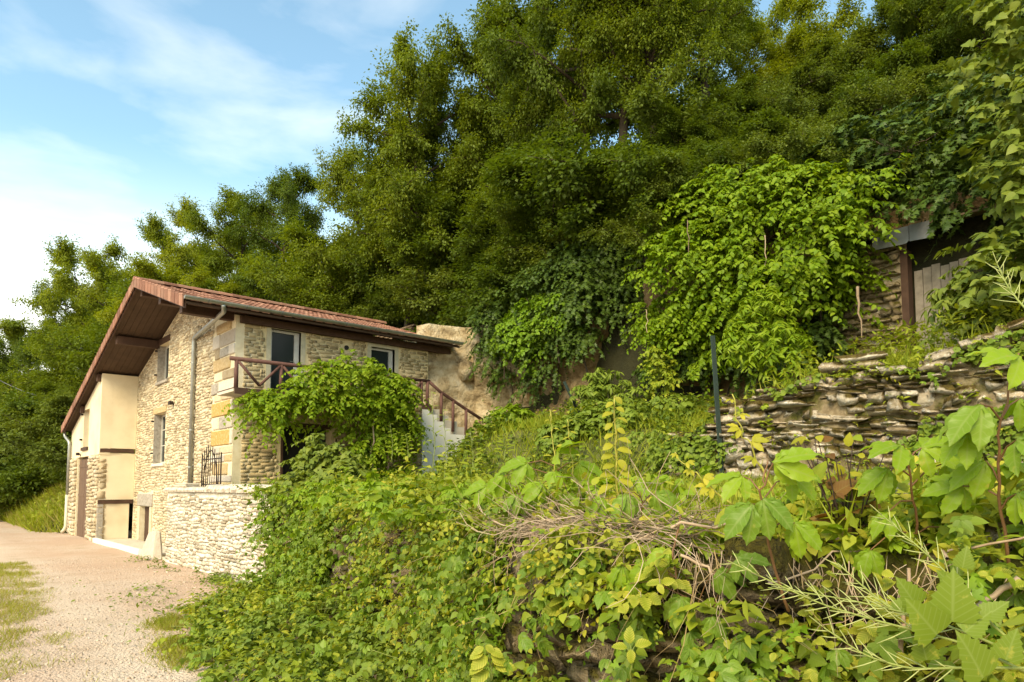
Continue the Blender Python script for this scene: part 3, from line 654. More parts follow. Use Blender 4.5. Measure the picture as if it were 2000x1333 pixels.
mb = MB(); mb.box((-33.3, XY-0.10, 5.2-0.02), (-33.05, XY-0.003, 5.5)); mb.build('beam_end', M['timber'], house)

# roof
sR = math.atan2(RZ-EZ, EX-RX); sL = math.atan2(RZ-LZ, RX-LX)
def slab(name, xa, za, xb, zb, dz0, dz1, mat, ya=Y0+0.06, yb=Y1-0.03):
    mb = MB(); mb.hexa([(xa,ya,za-dz1),(xb,ya,zb-dz1),(xb,yb,zb-dz1),(xa,yb,za-dz1),(xa,ya,za-dz0),(xb,ya,zb-dz0),(xb,yb,zb-dz0),(xa,yb,za-dz0)]); return mb.build(name, mat, house)
roof = slab('roof', RX, RZ, EX-0.04, EZ, 0.10, 0.16, M['soffit'])
roof_l = slab('roof', LX+0.05, LZ, RX-0.004, RZ, 0.10, 0.16, M['soffit'])
for xx in np.arange(-34.0, -17.9, 0.62):
    if abs(xx-RX) < 0.15: continue
# boards of the soffit under the big overhang, running along the slope
for j, yy in enumerate(np.arange(Y0+0.09, GY-0.05, 0.185)):
    mb = MB(); a, b = LX+0.1, RX-0.05
    za, zb = float(roof_top(a)), float(roof_top(b))
    mb.hexa([(a,yy,za-0.185),(b,yy,zb-0.185),(b,yy+0.175,zb-0.185),(a,yy+0.175,za-0.185),(a,yy,za-0.163),(b,yy,zb-0.163),(b,yy+0.175,zb-0.163),(a,yy+0.175,za-0.163)]); mb.build('soffit_board', M['soffit'], roof_l)
for xx in (RX+0.02, -25.9, -28.75, -31.6, -20.8, FX-0.25):
    zt = float(roof_top(xx))-0.20-0.04; ym = GY-0.003 if xx > -28.5 else XY-0.003
    mb = MB(); mb.box((xx-0.11, Y0+0.16, zt-0.26), (xx+0.11, ym, zt)); mb.build('purlin', M['timber'], house)
mb = MB(); ze = float(roof_top(FX))-0.30; mb.box((FX-0.02, GY+0.1, ze-0.20), (FX+0.14, Y1-0.1, ze-0.01)); mb.build('wall_plate', M['timber'], house)
mb = MB(); mb.box((FX+0.145, Y0+0.2, ze+0.025), (EX-0.10, Y1-0.06, ze+0.05)); mb.build('eave_soffit', M['timber'], house)
for xa, xb, nm in ((LX+0.06, RX-0.02, 'barge_board'), (RX+0.02, EX-0.06, 'barge_board')):
    za, zb = float(roof_top(xa)), float(roof_top(xb)); mb = MB()
    mb.hexa([(xa,Y0+0.02,za-0.30),(xb,Y0+0.02,zb-0.30),(xb,Y0+0.055,zb-0.30),(xa,Y0+0.055,za-0.30),(xa,Y0+0.02,za-0.09),(xb,Y0+0.02,zb-0.09),(xb,Y0+0.055,zb-0.09),(xa,Y0+0.055,za-0.09)]); mb.build(nm, M['timber'], house)

TW, TL = 0.30, 0.345
def tile_mesh():
    n = 8; prof = []
    for i in range(n+1):
        y = i/n; h = 0.035*max(0, math.sin((y-0.0)*math.pi/0.36))*(y < 0.36)+0.010*max(0, math.sin((y-0.60)*math.pi/0.25))*(0.6 < y < 0.85)
        prof.append((y*TW*1.02, h))
    V = []; 
    for xx, zz in ((0.0, 0.0), (TL*1.12, 0.028)):
        for y, h in prof: V.append((xx, y, zz+h))
    for y, h in prof: V.append((TL*1.12, y, 0.028+h*0.6-0.024))
    F = [(i, i+n+1, i+n+2, i+1) for i in range(n)]+[(n+1+i, 2*(n+1)+i, 2*(n+1)+i+1, n+2+i) for i in range(n)]
    return np.array(V), F
tv, tf = tile_mesh(); tme = np_mesh('roof_tile', tv, faces=tf, mats=[M['tile']], smooth=False)
nrow = 15; TLr = math.hypot(EX-RX, RZ-EZ)/nrow; ncol = int((Y1-Y0)/TW)
cand = []
for r_ in range(nrow):
    for c_ in range(ncol):
        s_ = r_*TLr; x = RX+s_*math.cos(sR); z = RZ-s_*math.sin(sR)-0.085; y = Y0+0.02+c_*TW
        cand.append((x, y, z))
cand.sort(key=lambda p: -(p[0])*1.0+p[1]*0.25)
Vs, Fs, b = [], [], 0
for i, (x, y, z) in enumerate(cand):
    if i < 300:
        o = bpy.data.objects.new('roof_tile', tme); o.location = (x, y, z); o.rotation_euler = (random.uniform(-.012, .012), sR+random.uniform(-.008, .008), random.uniform(-.015, .015)); link(o, roof)
    else:
        W = (np.array(Euler((0, sR, 0)).to_matrix()) @ tv.T).T+np.array([x, y, z]); Vs.append(W); Fs += [tuple(q+b for q in f) for f in tf]; b += len(W)
o = put('roof_tile_field', np_mesh('roof_tile_field', np.concatenate(Vs), faces=Fs, mats=[M['tile']]), roof); o['kind'] = 'stuff'
Vs, Fs, b = [], [], 0; nrl = 35; TLl = math.hypot(RX-LX, RZ-LZ)/nrl
for r_ in range(nrl):
    for c_ in range(ncol):
        s_ = r_*TLl; x = RX-s_*math.cos(sL); z = RZ-s_*math.sin(sL)-0.085; y = Y0+0.02+c_*TW
        W = tv*np.array([-1, 1, 1]); W = (np.array(Euler((0, -sL, 0)).to_matrix()) @ W.T).T+np.array([x, y, z]); Vs.append(W); Fs += [tuple(reversed([q+b for q in f])) for f in tf]; b += len(W)
o = put('roof_tile_field', np_mesh('roof_tile_field', np.concatenate(Vs), faces=Fs, mats=[M['tile']]), roof_l); o['kind'] = 'stuff'
def verge(x, z, ang, sgn, L_):
    mb = MB(); c, s = math.cos(ang), math.sin(ang)
    P = []
    for (yy, dz) in ((Y0-0.055, -0.30), (Y0-0.03, 0.055)):
        pass
    def pt(u, yy, h): return (x+sgn*u*c, yy, z-u*s+h)
    g = 0.02; zc = -0.26
    A = [pt(g, Y0-0.05, zc), pt(L_, Y0-0.05, zc+0.0), pt(L_, Y0-0.02, zc), pt(g, Y0-0.02, zc), pt(g, Y0-0.055, 0.0), pt(L_*1.04, Y0-0.055, 0.03), pt(L_*1.04, Y0-0.02, 0.03), pt(g, Y0-0.02, 0.0)]
    mb.hexa(A)
    B = [pt(0, Y0-0.06, 0.0), pt(L_*1.06, Y0-0.06, 0.028), pt(L_*1.06, Y0+0.14, 0.028), pt(0, Y0+0.14, 0.0), pt(0, Y0-0.04, 0.045), pt(L_*1.06, Y0-0.04, 0.075), pt(L_*1.06, Y0+0.12, 0.075), pt(0, Y0+0.12, 0.045)]
    mb.hexa(B)
    return mb
for r_ in range(nrow):
    verge(RX+r_*TLr*math.cos(sR), RZ-r_*TLr*math.sin(sR), sR, 1, TLr-0.03).build('verge_tile', M['tile'], roof)
for r_ in range(nrl):
    verge(RX-r_*TLl*math.cos(sL), RZ-r_*TLl*math.sin(sL), sL, -1, TLl-0.03).build('verge_tile', M['tile'], roof_l)
for i in range(21):
    y = Y0-0.06+i*0.412; mb = MB(); n = 6; V = []
    for yy, rr in ((y, 0.15), (y+0.43, 0.135)):
        for k in range(n+1):
            a = math.pi*k/n; V.append((RX+rr*math.cos(a), yy, RZ-0.05+rr*0.8*math.sin(a)))
    mb.add(V, [(k, k+1, k+n+2, k+n+1) for k in range(n)]+[tuple(range(n+1))]); mb.build('ridge_tile', M['tile'], roof)

# gutter and pipes
def half_gutter(y0, y1, x, z, r=0.085, parent=house):
    mb = MB(); n = 8; V = []
    for yy in (y0, y1):
        for rr in (r, r-0.008):
            for k in range(n+1):
                a = math.pi+math.pi*k/n; V.append((x+rr*math.cos(a), yy, z+rr*math.sin(a)))
    m_ = n+1
    F = [(k, k+1, 2*m_+k+1, 2*m_+k) for k in range(n)]+[(m_+k+1, m_+k, 3*m_+k, 3*m_+k+1) for k in range(n)]
    F += [(0, 2*m_, 3*m_, m_), (n, m_+n, 3*m_+n, 2*m_+n)]+[tuple(range(m_)), tuple(2*m_+k for k in reversed(range(m_)))]
    mb.add(V, F); g_ = mb.build('gutter', M['zinc'], parent)
    yy = y0+0.55
    while yy < y1:
        q = MB(); V = []
        for y_ in (yy, yy+0.03):
            for k in range(n+1):
                a = math.pi+math.pi*k/n; V.append((x+(r+0.006)*math.cos(a), y_, z+(r+0.006)*math.sin(a)))
        q.add(V, [(k, k+1, n+2+k, n+1+k) for k in range(n)]); q.build('bracket', M['sheet'], g_); yy += 0.95
    return g_
half_gutter(Y0-0.02, Y1, EX+0.045, EZ+0.01)
def downpipe(pts, r, mat, name='downpipe', parent=house):
    # rounded elbows
    P = [Vector(p) for p in pts]; out_ = [P[0]]
    for i in range(1, len(P)-1):
        a = P[i]+(P[i-1]-P[i]).normalized()*0.12; b = P[i]+(P[i+1]-P[i]).normalized()*0.12
        for t in (0, .33, .66, 1): out_.append(a*(1-t)**2+P[i]*2*t*(1-t)+b*t*t)
    out_.append(P[-1]); mb = MB(); mb.tube(out_, r, 10); return mb.build(name, mat, parent, smooth=True)
dp = downpipe([(EX+0.045, 5.98, EZ-0.06), (EX-0.05, 6.05, EZ-0.20), (-21.70, GY-0.10, 6.38), (-21.68, GY-0.10, 1.9)], 0.062, M['zinc'])
for zz in (5.6, 3.6, 2.5):
    q = MB(); q.tube([(-21.69, GY-0.10, zz), (-21.69, GY-0.10, zz+0.04)], 0.071, 10); q.build('pipe_collar', M['zinc'], dp)
dp = downpipe([(LX+0.05, 5.15, LZ-0.12), (LX+0.05, 5.15, LZ-0.35), (-33.85, XY-0.09, LZ-0.65), (-33.85, XY-0.09, 1.55)], 0.06, M['zinc'])
downpipe([(-33.85, XY-0.09, 1.6), (-33.85, XY-0.09, 0.25), (-34.0, XY-0.2, 0.05)], 0.07, M['pipe_cream'])
half_gutter(Y0, Y1, LX-0.02, LZ-0.03)

# balcony, railing, stairs
RLX, DK = -17.39, 4.40
mb = MB(); mb.box((FX+0.016, 6.10, DK-0.10), (RLX+0.05, 12.05, DK-0.03)); deck = mb.build('balcony_deck', M['concrete'], house)
for i, yy in enumerate(np.arange(6.1, 12.0, 0.149)):
    q = MB(); q.box((FX+0.02, yy+0.004, DK-0.027), (RLX+0.07, yy+0.145, DK)); q.build('deck_board', M['timber'], deck)
mb = MB(); mb.box((RLX+0.055, 6.12, DK-0.16), (RLX+0.10, 12.03, DK-0.03)); mb.build('deck_edge_beam', M['timber'], deck)
for yy in (6.7, 8.2, 9.8, 11.3):
    q = MB(); q.box((FX+0.01, yy-0.07, DK-0.26), (RLX+0.0, yy+0.07, DK-0.103)); q.build('deck_joist', M['timber'], deck)
mb = MB(); mb.tube([(RLX, 6.02, 5.12), (RLX, 8.0, 5.13), (RLX, 10.0, 5.13), (RLX, 11.98, 5.14)], [0.055, 0.05, 0.052, 0.05], 9)
railing = mb.build('balcony_railing', M['rail'], house, smooth=True); railing['label'] = 'brown rustic log railing with crossed braces'
posts = [6.18, 7.33, 8.48, 9.63, 10.75, 11.68]
for y in posts:
    q = MB(); q.tube([(RLX, y, DK-0.02), (RLX, y, 5.12)], [0.055, 0.048], 9); q.build('post', M['rail'], railing, smooth=True)
for a, b in zip(posts[:-1], posts[1:]):
    m_ = (a+b)/2
    for p, r in (((a+0.04, 5.06), (m_, DK+0.10)), ((m_, DK+0.10), (b-0.04, 5.06)), ((a+0.03, DK+0.04), (m_, DK+0.36)), ((m_, DK+0.36), (b-0.03, DK+0.04))):
        if abs(p[1]-DK-0.04) < 0.01 or abs(r[1]-DK-0.04) < 0.01: 
            continue
        q = MB(); q.tube([(RLX+0.02, p[0], p[1]), (RLX+0.02, r[0], r[1])], 0.036, 8); q.build('brace', M['rail'], railing, smooth=True)
q = MB(); q.tube([(RLX, 11.9, DK-0.1), (RLX, 11.9, 5.13)], 0.05, 9); q.build('post', M['rail'], railing, smooth=True)
q = MB(); q.tube([(RLX, 11.95, 5.14), (RLX, 12.35, 4.87), (RLX, 13.4, 4.38), (RLX, 14.45, 3.92)], 0.05, 9); q.build('stair_rail', M['rail'], railing, smooth=True)
for y, zt, zb in ((12.42, 4.84, 3.95), (12.87, 4.63, 3.65), (13.38, 4.39, 3.4), (13.95, 4.14, 3.2), (14.4, 3.94, 3.05)):
    q = MB(); q.tube([(RLX, y, zb), (RLX, y, zt)], 0.048, 9); q.build('post', M['rail'], railing, smooth=True)
mb = MB(); mb.box((FX+0.02, 12.06, 2.0), (RLX-0.05, 12.3, 4.2)); stair = mb.build('staircase', M['concrete'], house)
for i in range(7):
    y = 12.06+i*0.34; z = DK-0.04-0.165*(i+0.0)-0.05; q = MB(); q.box((FX+0.03, y+0.003, 2.0), (RLX-0.06, y+0.34, z)); q.build('step', M['concrete'], stair)
prof = [(11.55, 1.9), (11.55, 4.23), (11.80, 4.23), (11.80, 4.10), (12.08, 4.10), (12.08, 3.90), (12.32, 3.90), (12.32, 3.72), (12.58, 3.72), (12.58, 3.54), (13.14, 3.54), (13.14, 3.36), (13.5, 3.36), (13.5, 1.9)]
mb = MB(); mb.prism(prof, 0, RLX+0.11, RLX+0.27); o = mb.build('stepped_side_wall', M['white_wall'], house); o['label'] = 'white painted stepped side wall of the outside stairs'
ST = []
for u, z, w, h in rows(11.35, 11.54, 1.9, 4.2, (0.10, 0.2), (0.15, 0.25), lambda a, b, c, d: True): ST.append(((RLX+0.12, u, z), (0.3, w, h), (0, 0, random.uniform(-.1, .1))))
lay_stones(ST, o, M['front_stone'], 0, name='end_stone')
# ---------------------------------------------------------------- garden wall of whitewashed rubble
gw = thing('garden_wall', (-16.2, 5.5, 0), 'whitewashed rubble garden wall with stone coping beside the gravel', 'wall')
mb = MB(); mb.box((-19.93, XY+0.02, -0.2), (-12.0, XY+0.40, 1.80)); core = mb.build('wall_core', M['white_mortar'], gw)
ST = []
for u, z, w, h in rows(-19.95, -12.0, 0.0, 1.78, (0.060, 0.105), (0.11, 0.32), lambda a, b, c, d: d < 1.80):
    ST.append(((u, XY+0.062+random.uniform(-0.014, 0.010), z), (w, 0.12, h), (random.uniform(-.06, .06), random.uniform(-.06, .06), random.uniform(-.08, .08))))
lay_stones(ST, core, M['white_stone'], 300)
for u, z, w, h in rows(XY+0.03, XY+0.40, 0.0, 1.78, (0.10, 0.16), (0.14, 0.3), lambda a, b, c, d: d < 1.79):
    pass
x = -20.02; k = 0
while x < -12.2:
    w = (3.25 if k == 0 else random.uniform(0.55, 0.95)); w = min(w, -12.0-x)
    n = max(4, int(w/0.16)); t0 = 1.803; th = 0.115 if k == 0 else 0.16
    V = []; F = []
    for i in range(n+1):
        xx = x+0.012+(w-0.024)*i/n; j = (lambda: random.uniform(-1, 1)*(0.006 if k == 0 else 0.022))
        e = 0.03 if i in (0, n) else 0
        V += [(xx, XY-0.07+j(), t0+0.01), (xx, XY-0.09+j(), t0+th*0.5+j()), (xx, XY-0.05+j(), t0+th-e+j()), (xx, XY+0.2, t0+th+0.02-e+j()), (xx, XY+0.47+j(), t0+th-e+j()), (xx, XY+0.47, t0+0.01)]
    F = [(6*i+a, 6*i+(a+1) % 6, 6*i+6+(a+1) % 6, 6*i+6+a) for i in range(n) for a in range(6)]+[tuple(range(6)), tuple(6*n+q for q in reversed(range(6)))]
    q = MB(); q.add(V, F); q.build('coping_stone', M['coping'], gw); x += w; k += 1
q = MB(); q.hexa([(-21.75,XY-.20,-.05),(-20.45,XY-.22,-.05),(-20.4,XY+.10,-.05),(-21.7,XY+.12,-.05),(-21.35,XY-.06,.70),(-20.75,XY-.08,.76),(-20.7,XY+.10,.74),(-21.3,XY+.10,.68)]); o = q.build('guard_stone', M['quoin_pale'], bevel=.05)
tag(o, 'pale upright guard stone at the foot of the white garden wall', 'stone')
for i, (x, w, z) in enumerate(((-18.95, 0.95, 1.968), (-18.85, 0.8, 2.012))):
    q = MB(); q.box((x-w/2, XY+0.02, z-0.02), (x+w/2, XY+0.36, z+0.02)); o = q.build('stone_slab', M['concrete'], bevel=0.008)
    tag(o, ['lower of two thin pale slabs lying on the wall coping', 'upper of two thin pale slabs lying on the wall coping'][i], 'slab')
gate = thing('iron_gate', (-18.1, 5.9, 1.85), 'small rusty iron bar gate with arched brace above the garden wall', 'gate')
x0, x1, yg = -18.75, -17.35, 5.86
for i in range(10):
    x = x0+(x1-x0)*i/9; zt = 2.78+0.22*math.sin(math.pi*min(1, i/7))*(1 if i not in (0, 9) else 0.3)
    q = MB(); q.tube([(x, yg, 1.82), (x, yg, zt)], 0.019 if i in (0, 9) else 0.012, 6); q.build('bar', M['iron'], gate)
for z in (1.98, 2.62):
    q = MB(); q.box((x0, yg-0.012, z), (x1, yg+0.012, z+0.03)); q.build('cross_bar', M['iron'], gate)
q = MB(); q.tube([(x0+(x1-x0)*(0.12+0.76*t), yg-0.02, 2.0+0.85*math.sin(math.pi*t)**0.6) for t in np.linspace(0.0, 1, 14)], 0.014, 6); q.build('arched_brace', M['iron'], gate)

# kerb and little forecourt in front of the gable
mb = MB(); mb.box((-28.6, XY-0.08, -0.05), (-22.35, XY+0.06, 0.12)); o = mb.build('kerb', M['white_wall'], bevel=0.012); tag(o, 'long pale kerb edging the forecourt below the gable', 'kerb')
mb = MB(); mb.box((-22.33, XY-0.06, -0.05), (-21.6, XY+0.05, 0.15)); o = mb.build('kerb', M['concrete'], bevel=0.012); tag(o, 'short grey kerb block beside the guard stone', 'kerb')
mb = MB(); mb.box((-28.5, XY+0.07, -0.05), (-20.0, GY-0.06, 0.05)); o = mb.build('forecourt_paving', M['concrete']); tag(o, 'narrow pale paved strip along the gable', kind='structure')

# ---------------------------------------------------------------- overgrown dry stone retaining wall
rw = thing('retaining_wall', (-5, 3.8, 0), 'mossy dry stone retaining wall buried in weeds across the foreground', 'wall')
xs = np.linspace(-12.35, 2.4, 150); V = []; 
for x in xs:
    nx, ny = path_n(x); y = path_y(x); zt = path_z(x)-0.02
    for z, off in ((-0.2, 0.22), (zt*0.5, 0.13), (zt, 0.04), (zt+0.0, -0.5)): V.append((x+nx*off, y+ny*off, z))
F = [(4*i+a, 4*i+a+1, 4*i+5+a, 4*i+4+a) for i in range(len(xs)-1) for a in range(3)]
mb = MB(); mb.add(V, F); rcore = mb.build('wall_core', M['earth_joint'], rw)
arc = np.concatenate([[0], np.cumsum(np.hypot(np.diff(xs), np.diff(path_y(xs))))])
ST = []
for u, z, w, h in rows(0, arc[-1], -0.05, 1.74, (0.08, 0.17), (0.10, 0.27), lambda a, b, c, d: True):
    x = np.interp(u, arc, xs); nx, ny = path_n(x)
    if z+h/2 > path_z(x)+0.03: continue
    off = 0.06+0.10*(1-z/1.74)+random.uniform(-0.05, 0.06)
    ST.append(((x+nx*off, path_y(x)+ny*off, z), (w*1.02, random.uniform(0.26, 0.36), h*random.uniform(.85, 1.08)), (random.uniform(-.2, .2), random.gauss(0, .10), math.atan2(-nx, -ny)*-1+random.uniform(-.25, .25))))
lay_stones(ST, rcore, M['mossy_stone'], 300, var=SVR, visible=lambda c: c[0] < -0.35 and not (c[0] < -4 and c[2] < 0.7))
for i in range(26):                       # flat cap stones lying along the top
    x = -9.5+9.3*(i+random.random())/26; nx, ny = path_n(x); s = random.uniform(0.10, 0.22)
    o = bpy.data.objects.new('cap_stone', stone_mesh(i % 8, M['dry_stone'], SVR)); o.location = (float(x-nx*0.12), float(path_y(x)-ny*0.12), float(path_z(x)+0.03)); o.scale = (s, s*0.8, random.uniform(0.05, 0.09))
    o.rotation_euler = (random.uniform(-.15, .15), random.uniform(-.15, .15), random.uniform(0, 3)); link(o, rw)

# upper dry stone wall
uw = thing('upper_dry_stone_wall', (-4, 10, 2), 'tumbledown lichened dry stone wall on the upper terrace below the shed', 'wall')
xs = np.linspace(-7.2, 3, 90); V = []
for x in xs:
    zt = upper_z(x)-0.04
    for z, off in ((1.7, -0.17), (zt*0.55+0.9, -0.10), (zt-0.02, -0.02), (zt, 0.7)): V.append((x, 10.1+off+0.05*math.sin(x*3.1), z))
F = [(4*i+a, 4*i+a+1, 4*i+5+a, 4*i+4+a) for i in range(len(xs)-1) for a in range(3)]
mb = MB(); mb.add(V, F); ucore = mb.build('wall_core', M['earth_joint'], uw)
ST = []
for u, z, w, h in rows(-7.2, 1.5, 1.9, 4.1, (0.05, 0.16), (0.10, 0.36), lambda a, b, c, d: d < upper_z((a+b)/2)+0.13, 0.03, 0.25):
    gap = hash_noise(np.array([[u*0.9, z*1.6]]), 77)[0]
    if gap > 0.66: continue
    ry = random.gauss(0, .10)+(0.07*math.sin(u*1.3))
    y = 10.02+(z-2)*0.08+random.uniform(-0.07, 0.07)
    ST.append(((u, y, z), (w*random.uniform(.85, 1.1), random.uniform(0.25, 0.4), h*random.choice([.55, .9, 1.0, 1.1, 1.35])), (random.uniform(-.2, .2), ry, random.uniform(-.4, .4))))
lay_stones(ST, ucore, M['dry_stone'], 300, var=SVR, visible=lambda c: c[0] < -1.7)
caps = [(-4.15, 3.66, 0.75, .13, .02, .05), (-4.0, 3.76, 0.55, .10, .25, -.06), (-6.0, 3.30, 0.50, .11, .3, .35), (-6.2, 3.22, 0.42, .10, .2, -.1), (-3.0, 3.64, 0.40, .12, .1, -.25), (-2.62, 3.76, 0.34, .12, .3, -.3), (-2.3, 3.80, 0.3, .2, .3, .1), (-2.05, 3.93, 0.5, .10, .1, -.2), (-1.8, 4.0, 0.5, .08, .2, -.3)]
for i, (x, z, w, h, rz, ry) in enumerate(caps):
    o = bpy.data.objects.new('cap_stone', stone_mesh(i % 8, M['dry_stone'], SVR)); o.location = (x, 10.14, z); o.scale = (w, 0.36, h); o.rotation_euler = (0.05, ry, rz); link(o, uw)
# loose stones on the lower terrace
for i, (px, py, d, s) in enumerate(((1855, 905, 4.6, 0.30), (1790, 960, 4.0, 0.2), (1880, 990, 3.4, 0.26), (1940, 985, 3.3, 0.22))):
    p = at(px, py, d); o = bpy.data.objects.new('loose_stone', stone_mesh(i+2, M['dry_stone'], SVR)); o.location = p; o.scale = (s, s*0.8, s*0.45); o.rotation_euler = (0.1, 0.1, i); link(o); reg(o)
    tag(o, ['large lichened loose stone behind the big creeper leaves', 'small tan loose stone below the red stemmed plant', 'rounded pale loose stone on top of the near wall', 'loose pale stone on the near wall at the right edge'][i], 'stone')

# ---------------------------------------------------------------- shed let into the bank
shed = thing('garden_shed', (-4.6, 15, 4.4), 'half hidden shed with grey plank door and sheet metal roof edge', 'shed')
mb = MB(); mb.box((-6.5, 14.72, 4.0), (-5.02, 15.4, 6.9)); sw = mb.build('shed_wall', M['pale_rock'], shed)
ST = []
for u, z, w, h in rows(-6.5, -5.05, 4.2, 6.85, (0.08, 0.16), (0.18, 0.45), lambda a, b, c, d: True):
    if random.random() < 0.12: continue
    ST.append(((u, 14.70+random.uniform(-.02, .03), z), (w, 0.2, h), (0, random.uniform(-.1, .1), random.uniform(-.1, .1))))
lay_stones(ST, sw, M['mossy_stone'], 60, var=SVR)
mb = MB(); mb.box((-5.02, 15.25, 4.0), (-3.6, 15.3, 6.9)); mb.build('shed_inner_shade', M['dark'], shed)  # near-black sheet behind the door, shade of the shed interior as colour
q = MB(); q.box((-5.03, 14.66, 4.3), (-4.90, 14.9, 6.6)); q.build('door_post', M['timber'], shed)
door = MB(); door.box((-4.86, 14.95, 4.4), (-3.95, 14.98, 6.2)); dr = door.build('door', M['grey_wood'], shed)
for i in range(6):
    q = MB(); a = -4.87+i*0.155; q.box((a, 14.915+0.006*(i % 2), 4.38), (a+0.146, 14.945, 6.2+0.03*((i*7) % 3))); q.build('plank', M['grey_wood'], dr)
for zz in (4.8, 5.9):
    q = MB(); q.box((-4.85, 14.945, zz), (-3.96, 14.949, zz+0.1)); q.build('ledge', M['grey_wood'], dr)
mb = MB(); mb.hexa([(-5.85,14.45,6.93),(-3.4,14.45,6.93),(-3.4,16.2,7.25),(-5.85,16.2,7.25),(-5.85,14.45,6.97),(-3.4,14.45,6.97),(-3.4,16.2,7.29),(-5.85,16.2,7.29)]); rf = mb.build('roof', M['slat'], shed)
for a, b, dz in ((-5.45, -4.78, 0.0), (-4.77, -4.42, 0.01)):
    q = MB(); V = [(a,14.43,6.66+dz),(b-0.05,14.42,6.64+dz),(b,14.43,6.70),(b,14.43,6.98),(a,14.43,6.98+dz)]
    V += [(v[0], v[1]+0.012, v[2]) for v in V]; q.add(V, [(0,1,2,3,4), (9,8,7,6,5)]+[(i, (i+1) % 5, (i+1) % 5+5, i+5) for i in range(5)]); q.build('fascia_sheet', M['sheet'], rf)

# fence posts, cable, slat stack behind the roof
def tpost(p0, p1, label):
    p0, p1 = Vector(p0), Vector(p1); mb = MB()
    d = (p1-p0).normalized(); s = d.cross(Vector((0.3, 1, 0))).normalized(); t = d.cross(s); w = 0.03
    for (a, b) in ((s, t), (t, s)):
        P = [];
        for base in (p0, p1): P += [base-a*w-b*0.006, base+a*w-b*0.006, base+a*w+b*0.006, base-a*w+b*0.006]
        if b is s: P = [q+t*0.03 for q in P]
        mb.hexa(P)
    o = mb.build('fence_post', M['post_green']); tag(o, label, 'post', 'green metal fence posts')
tpost((-6.1, 9.85, 2.1), (-6.28, 9.95, 4.42), 'upright green metal fence post in front of the creeper')
tpost(at(1142, 830, 17.2), at(1103, 745, 17.2), 'green metal fence post leaning to the left near the rock hollow')
pa, pb = at(-60, 705, 46), at(150, 790, 36); mb = MB()
mb.tube([pa*(1-t)+pb*t-np.array([0, 0, 0.5*math.sin(math.pi*t)]) for t in np.linspace(0, 1, 12)], 0.022, 5); o = mb.build('overhead_cable', M['cable']); tag(o, 'thin overhead cable sagging towards the house from the left', 'cable')
sk = thing('slat_stack', (-24.2, 14.4, 6.9), 'stack of brown wooden slats behind the roof ridge', 'slats')
for i in range(9):
    q = MB(); z = 7.25+i*0.11; q.box((-25.6+0.05*(i % 3), 14.2+i*0.05, z), (-22.3-0.08*(i % 2), 14.45+i*0.05, z+0.06)); q.build('slat', M['slat'], sk)
q = MB()
for x in (-25.3, -22.7): q.box((x, 14.3, 6.4), (x+0.1, 14.42, 7.25))
q.build('bearer', M['slat'], sk)
# rubble wall stub behind the roof end
rs = thing('rock_ledge', (-20.6, 14.5, 6.0), 'pale rock ledge between the roof end and the ivy', 'rock')
for i in range(16):
    o = bpy.data.objects.new('stone', stone_mesh(i % 8, M['pale_rock'], SVR)); x = -22.3+4.2*(i % 8)/8+random.uniform(-.2, .2); z = 6.55+0.5*(i//8)+random.uniform(-.1, .1)-0.12*(i % 8)
    o.location = (x, 13.98+random.uniform(-.1, .15), z); o.scale = (random.uniform(.6, 1.1), 0.6, random.uniform(.45, .7)); o.rotation_euler = (random.uniform(-.2, .2), random.uniform(-.2, .2), random.uniform(-.5, .5)); link(o, rs)
# ---------------------------------------------------------------- leaves
def leaf_tmpl(ts, ws, fold=0.18, curl=0.18, serr=0.0, y0=0.0, ln=1.0, wave=0.0):
    V, UV, Tn = [], [], []
    n = len(ts)
    for i, (t, w) in enumerate(zip(ts, ws)):
        yy = y0+t*ln; z = -curl*t*t*ln
        sw = serr*(1 if i % 2 else -1) if 0 < i < n-1 else 0
        wv = wave*math.sin(i*1.9)*(w > 0); wu = wave*math.sin(i*1.5+2)*(w > 0)
        V += [(-w, yy+sw, z+fold*w+wv), (0, yy, z), (w, yy+sw, z+fold*w+wu)]; UV += [(0.5-w, t), (0.5, t), (0.5+w, t)]
    for i in range(n-1):
        a = 3*i
        for k in (0, 1):
            q = (a+k, a+k+1, a+k+4, a+k+3)
            if ws[i] < 1e-6: Tn.append((a+1, q[2] if k else a+4, q[3] if k else a+3) if k == 0 else (a+1, a+5, a+4))
            elif ws[i+1] < 1e-6: Tn.append((a+k, a+k+1, a+4))
            else: Tn += [(q[0], q[1], q[2]), (q[0], q[2], q[3])]
    return np.array(V, float), np.array(Tn, int), np.array(UV, float)
def merge(ts):
    V, T, U, b = [], [], [], 0
    for v, t, u in ts: V.append(v); T.append(t+b); U.append(u); b += len(v)
    return np.concatenate(V), np.concatenate(T), np.concatenate(U)
def xf(t, ang=0, tilt=0, off=(0, 0, 0), sc=1.0):
    v, tr, u = t; c, s = math.cos(ang), math.sin(ang)
    Rt = np.array([[1, 0, 0], [0, math.cos(tilt), -math.sin(tilt)], [0, math.sin(tilt), math.cos(tilt)]])
    Rz = np.array([[c, -s, 0], [s, c, 0], [0, 0, 1]])
    return (Rz @ Rt @ (v*sc).T).T+np.array(off), tr, u
KITE = (np.array([(0, 0, 0), (-0.33, 0.45, 0.08), (0, 1, -0.08), (0.33, 0.45, 0.08)]), np.array([(0, 2, 1), (0, 3, 2)]), np.array([(0.5, 0), (0.17, 0.45), (0.5, 1), (0.83, 0.45)]))
OVATE = leaf_tmpl([0, .15, .45, .75, 1], [0, .24, .34, .2, 0], 0.25, 0.2)
LANCE = leaf_tmpl([0, .25, .6, 1], [0, .15, .14, 0], 0.25, 0.3)
HEART = leaf_tmpl([0, .08, .3, .6, .85, 1], [0.16, .36, .42, .3, .12, 0], 0.2, 0.22)
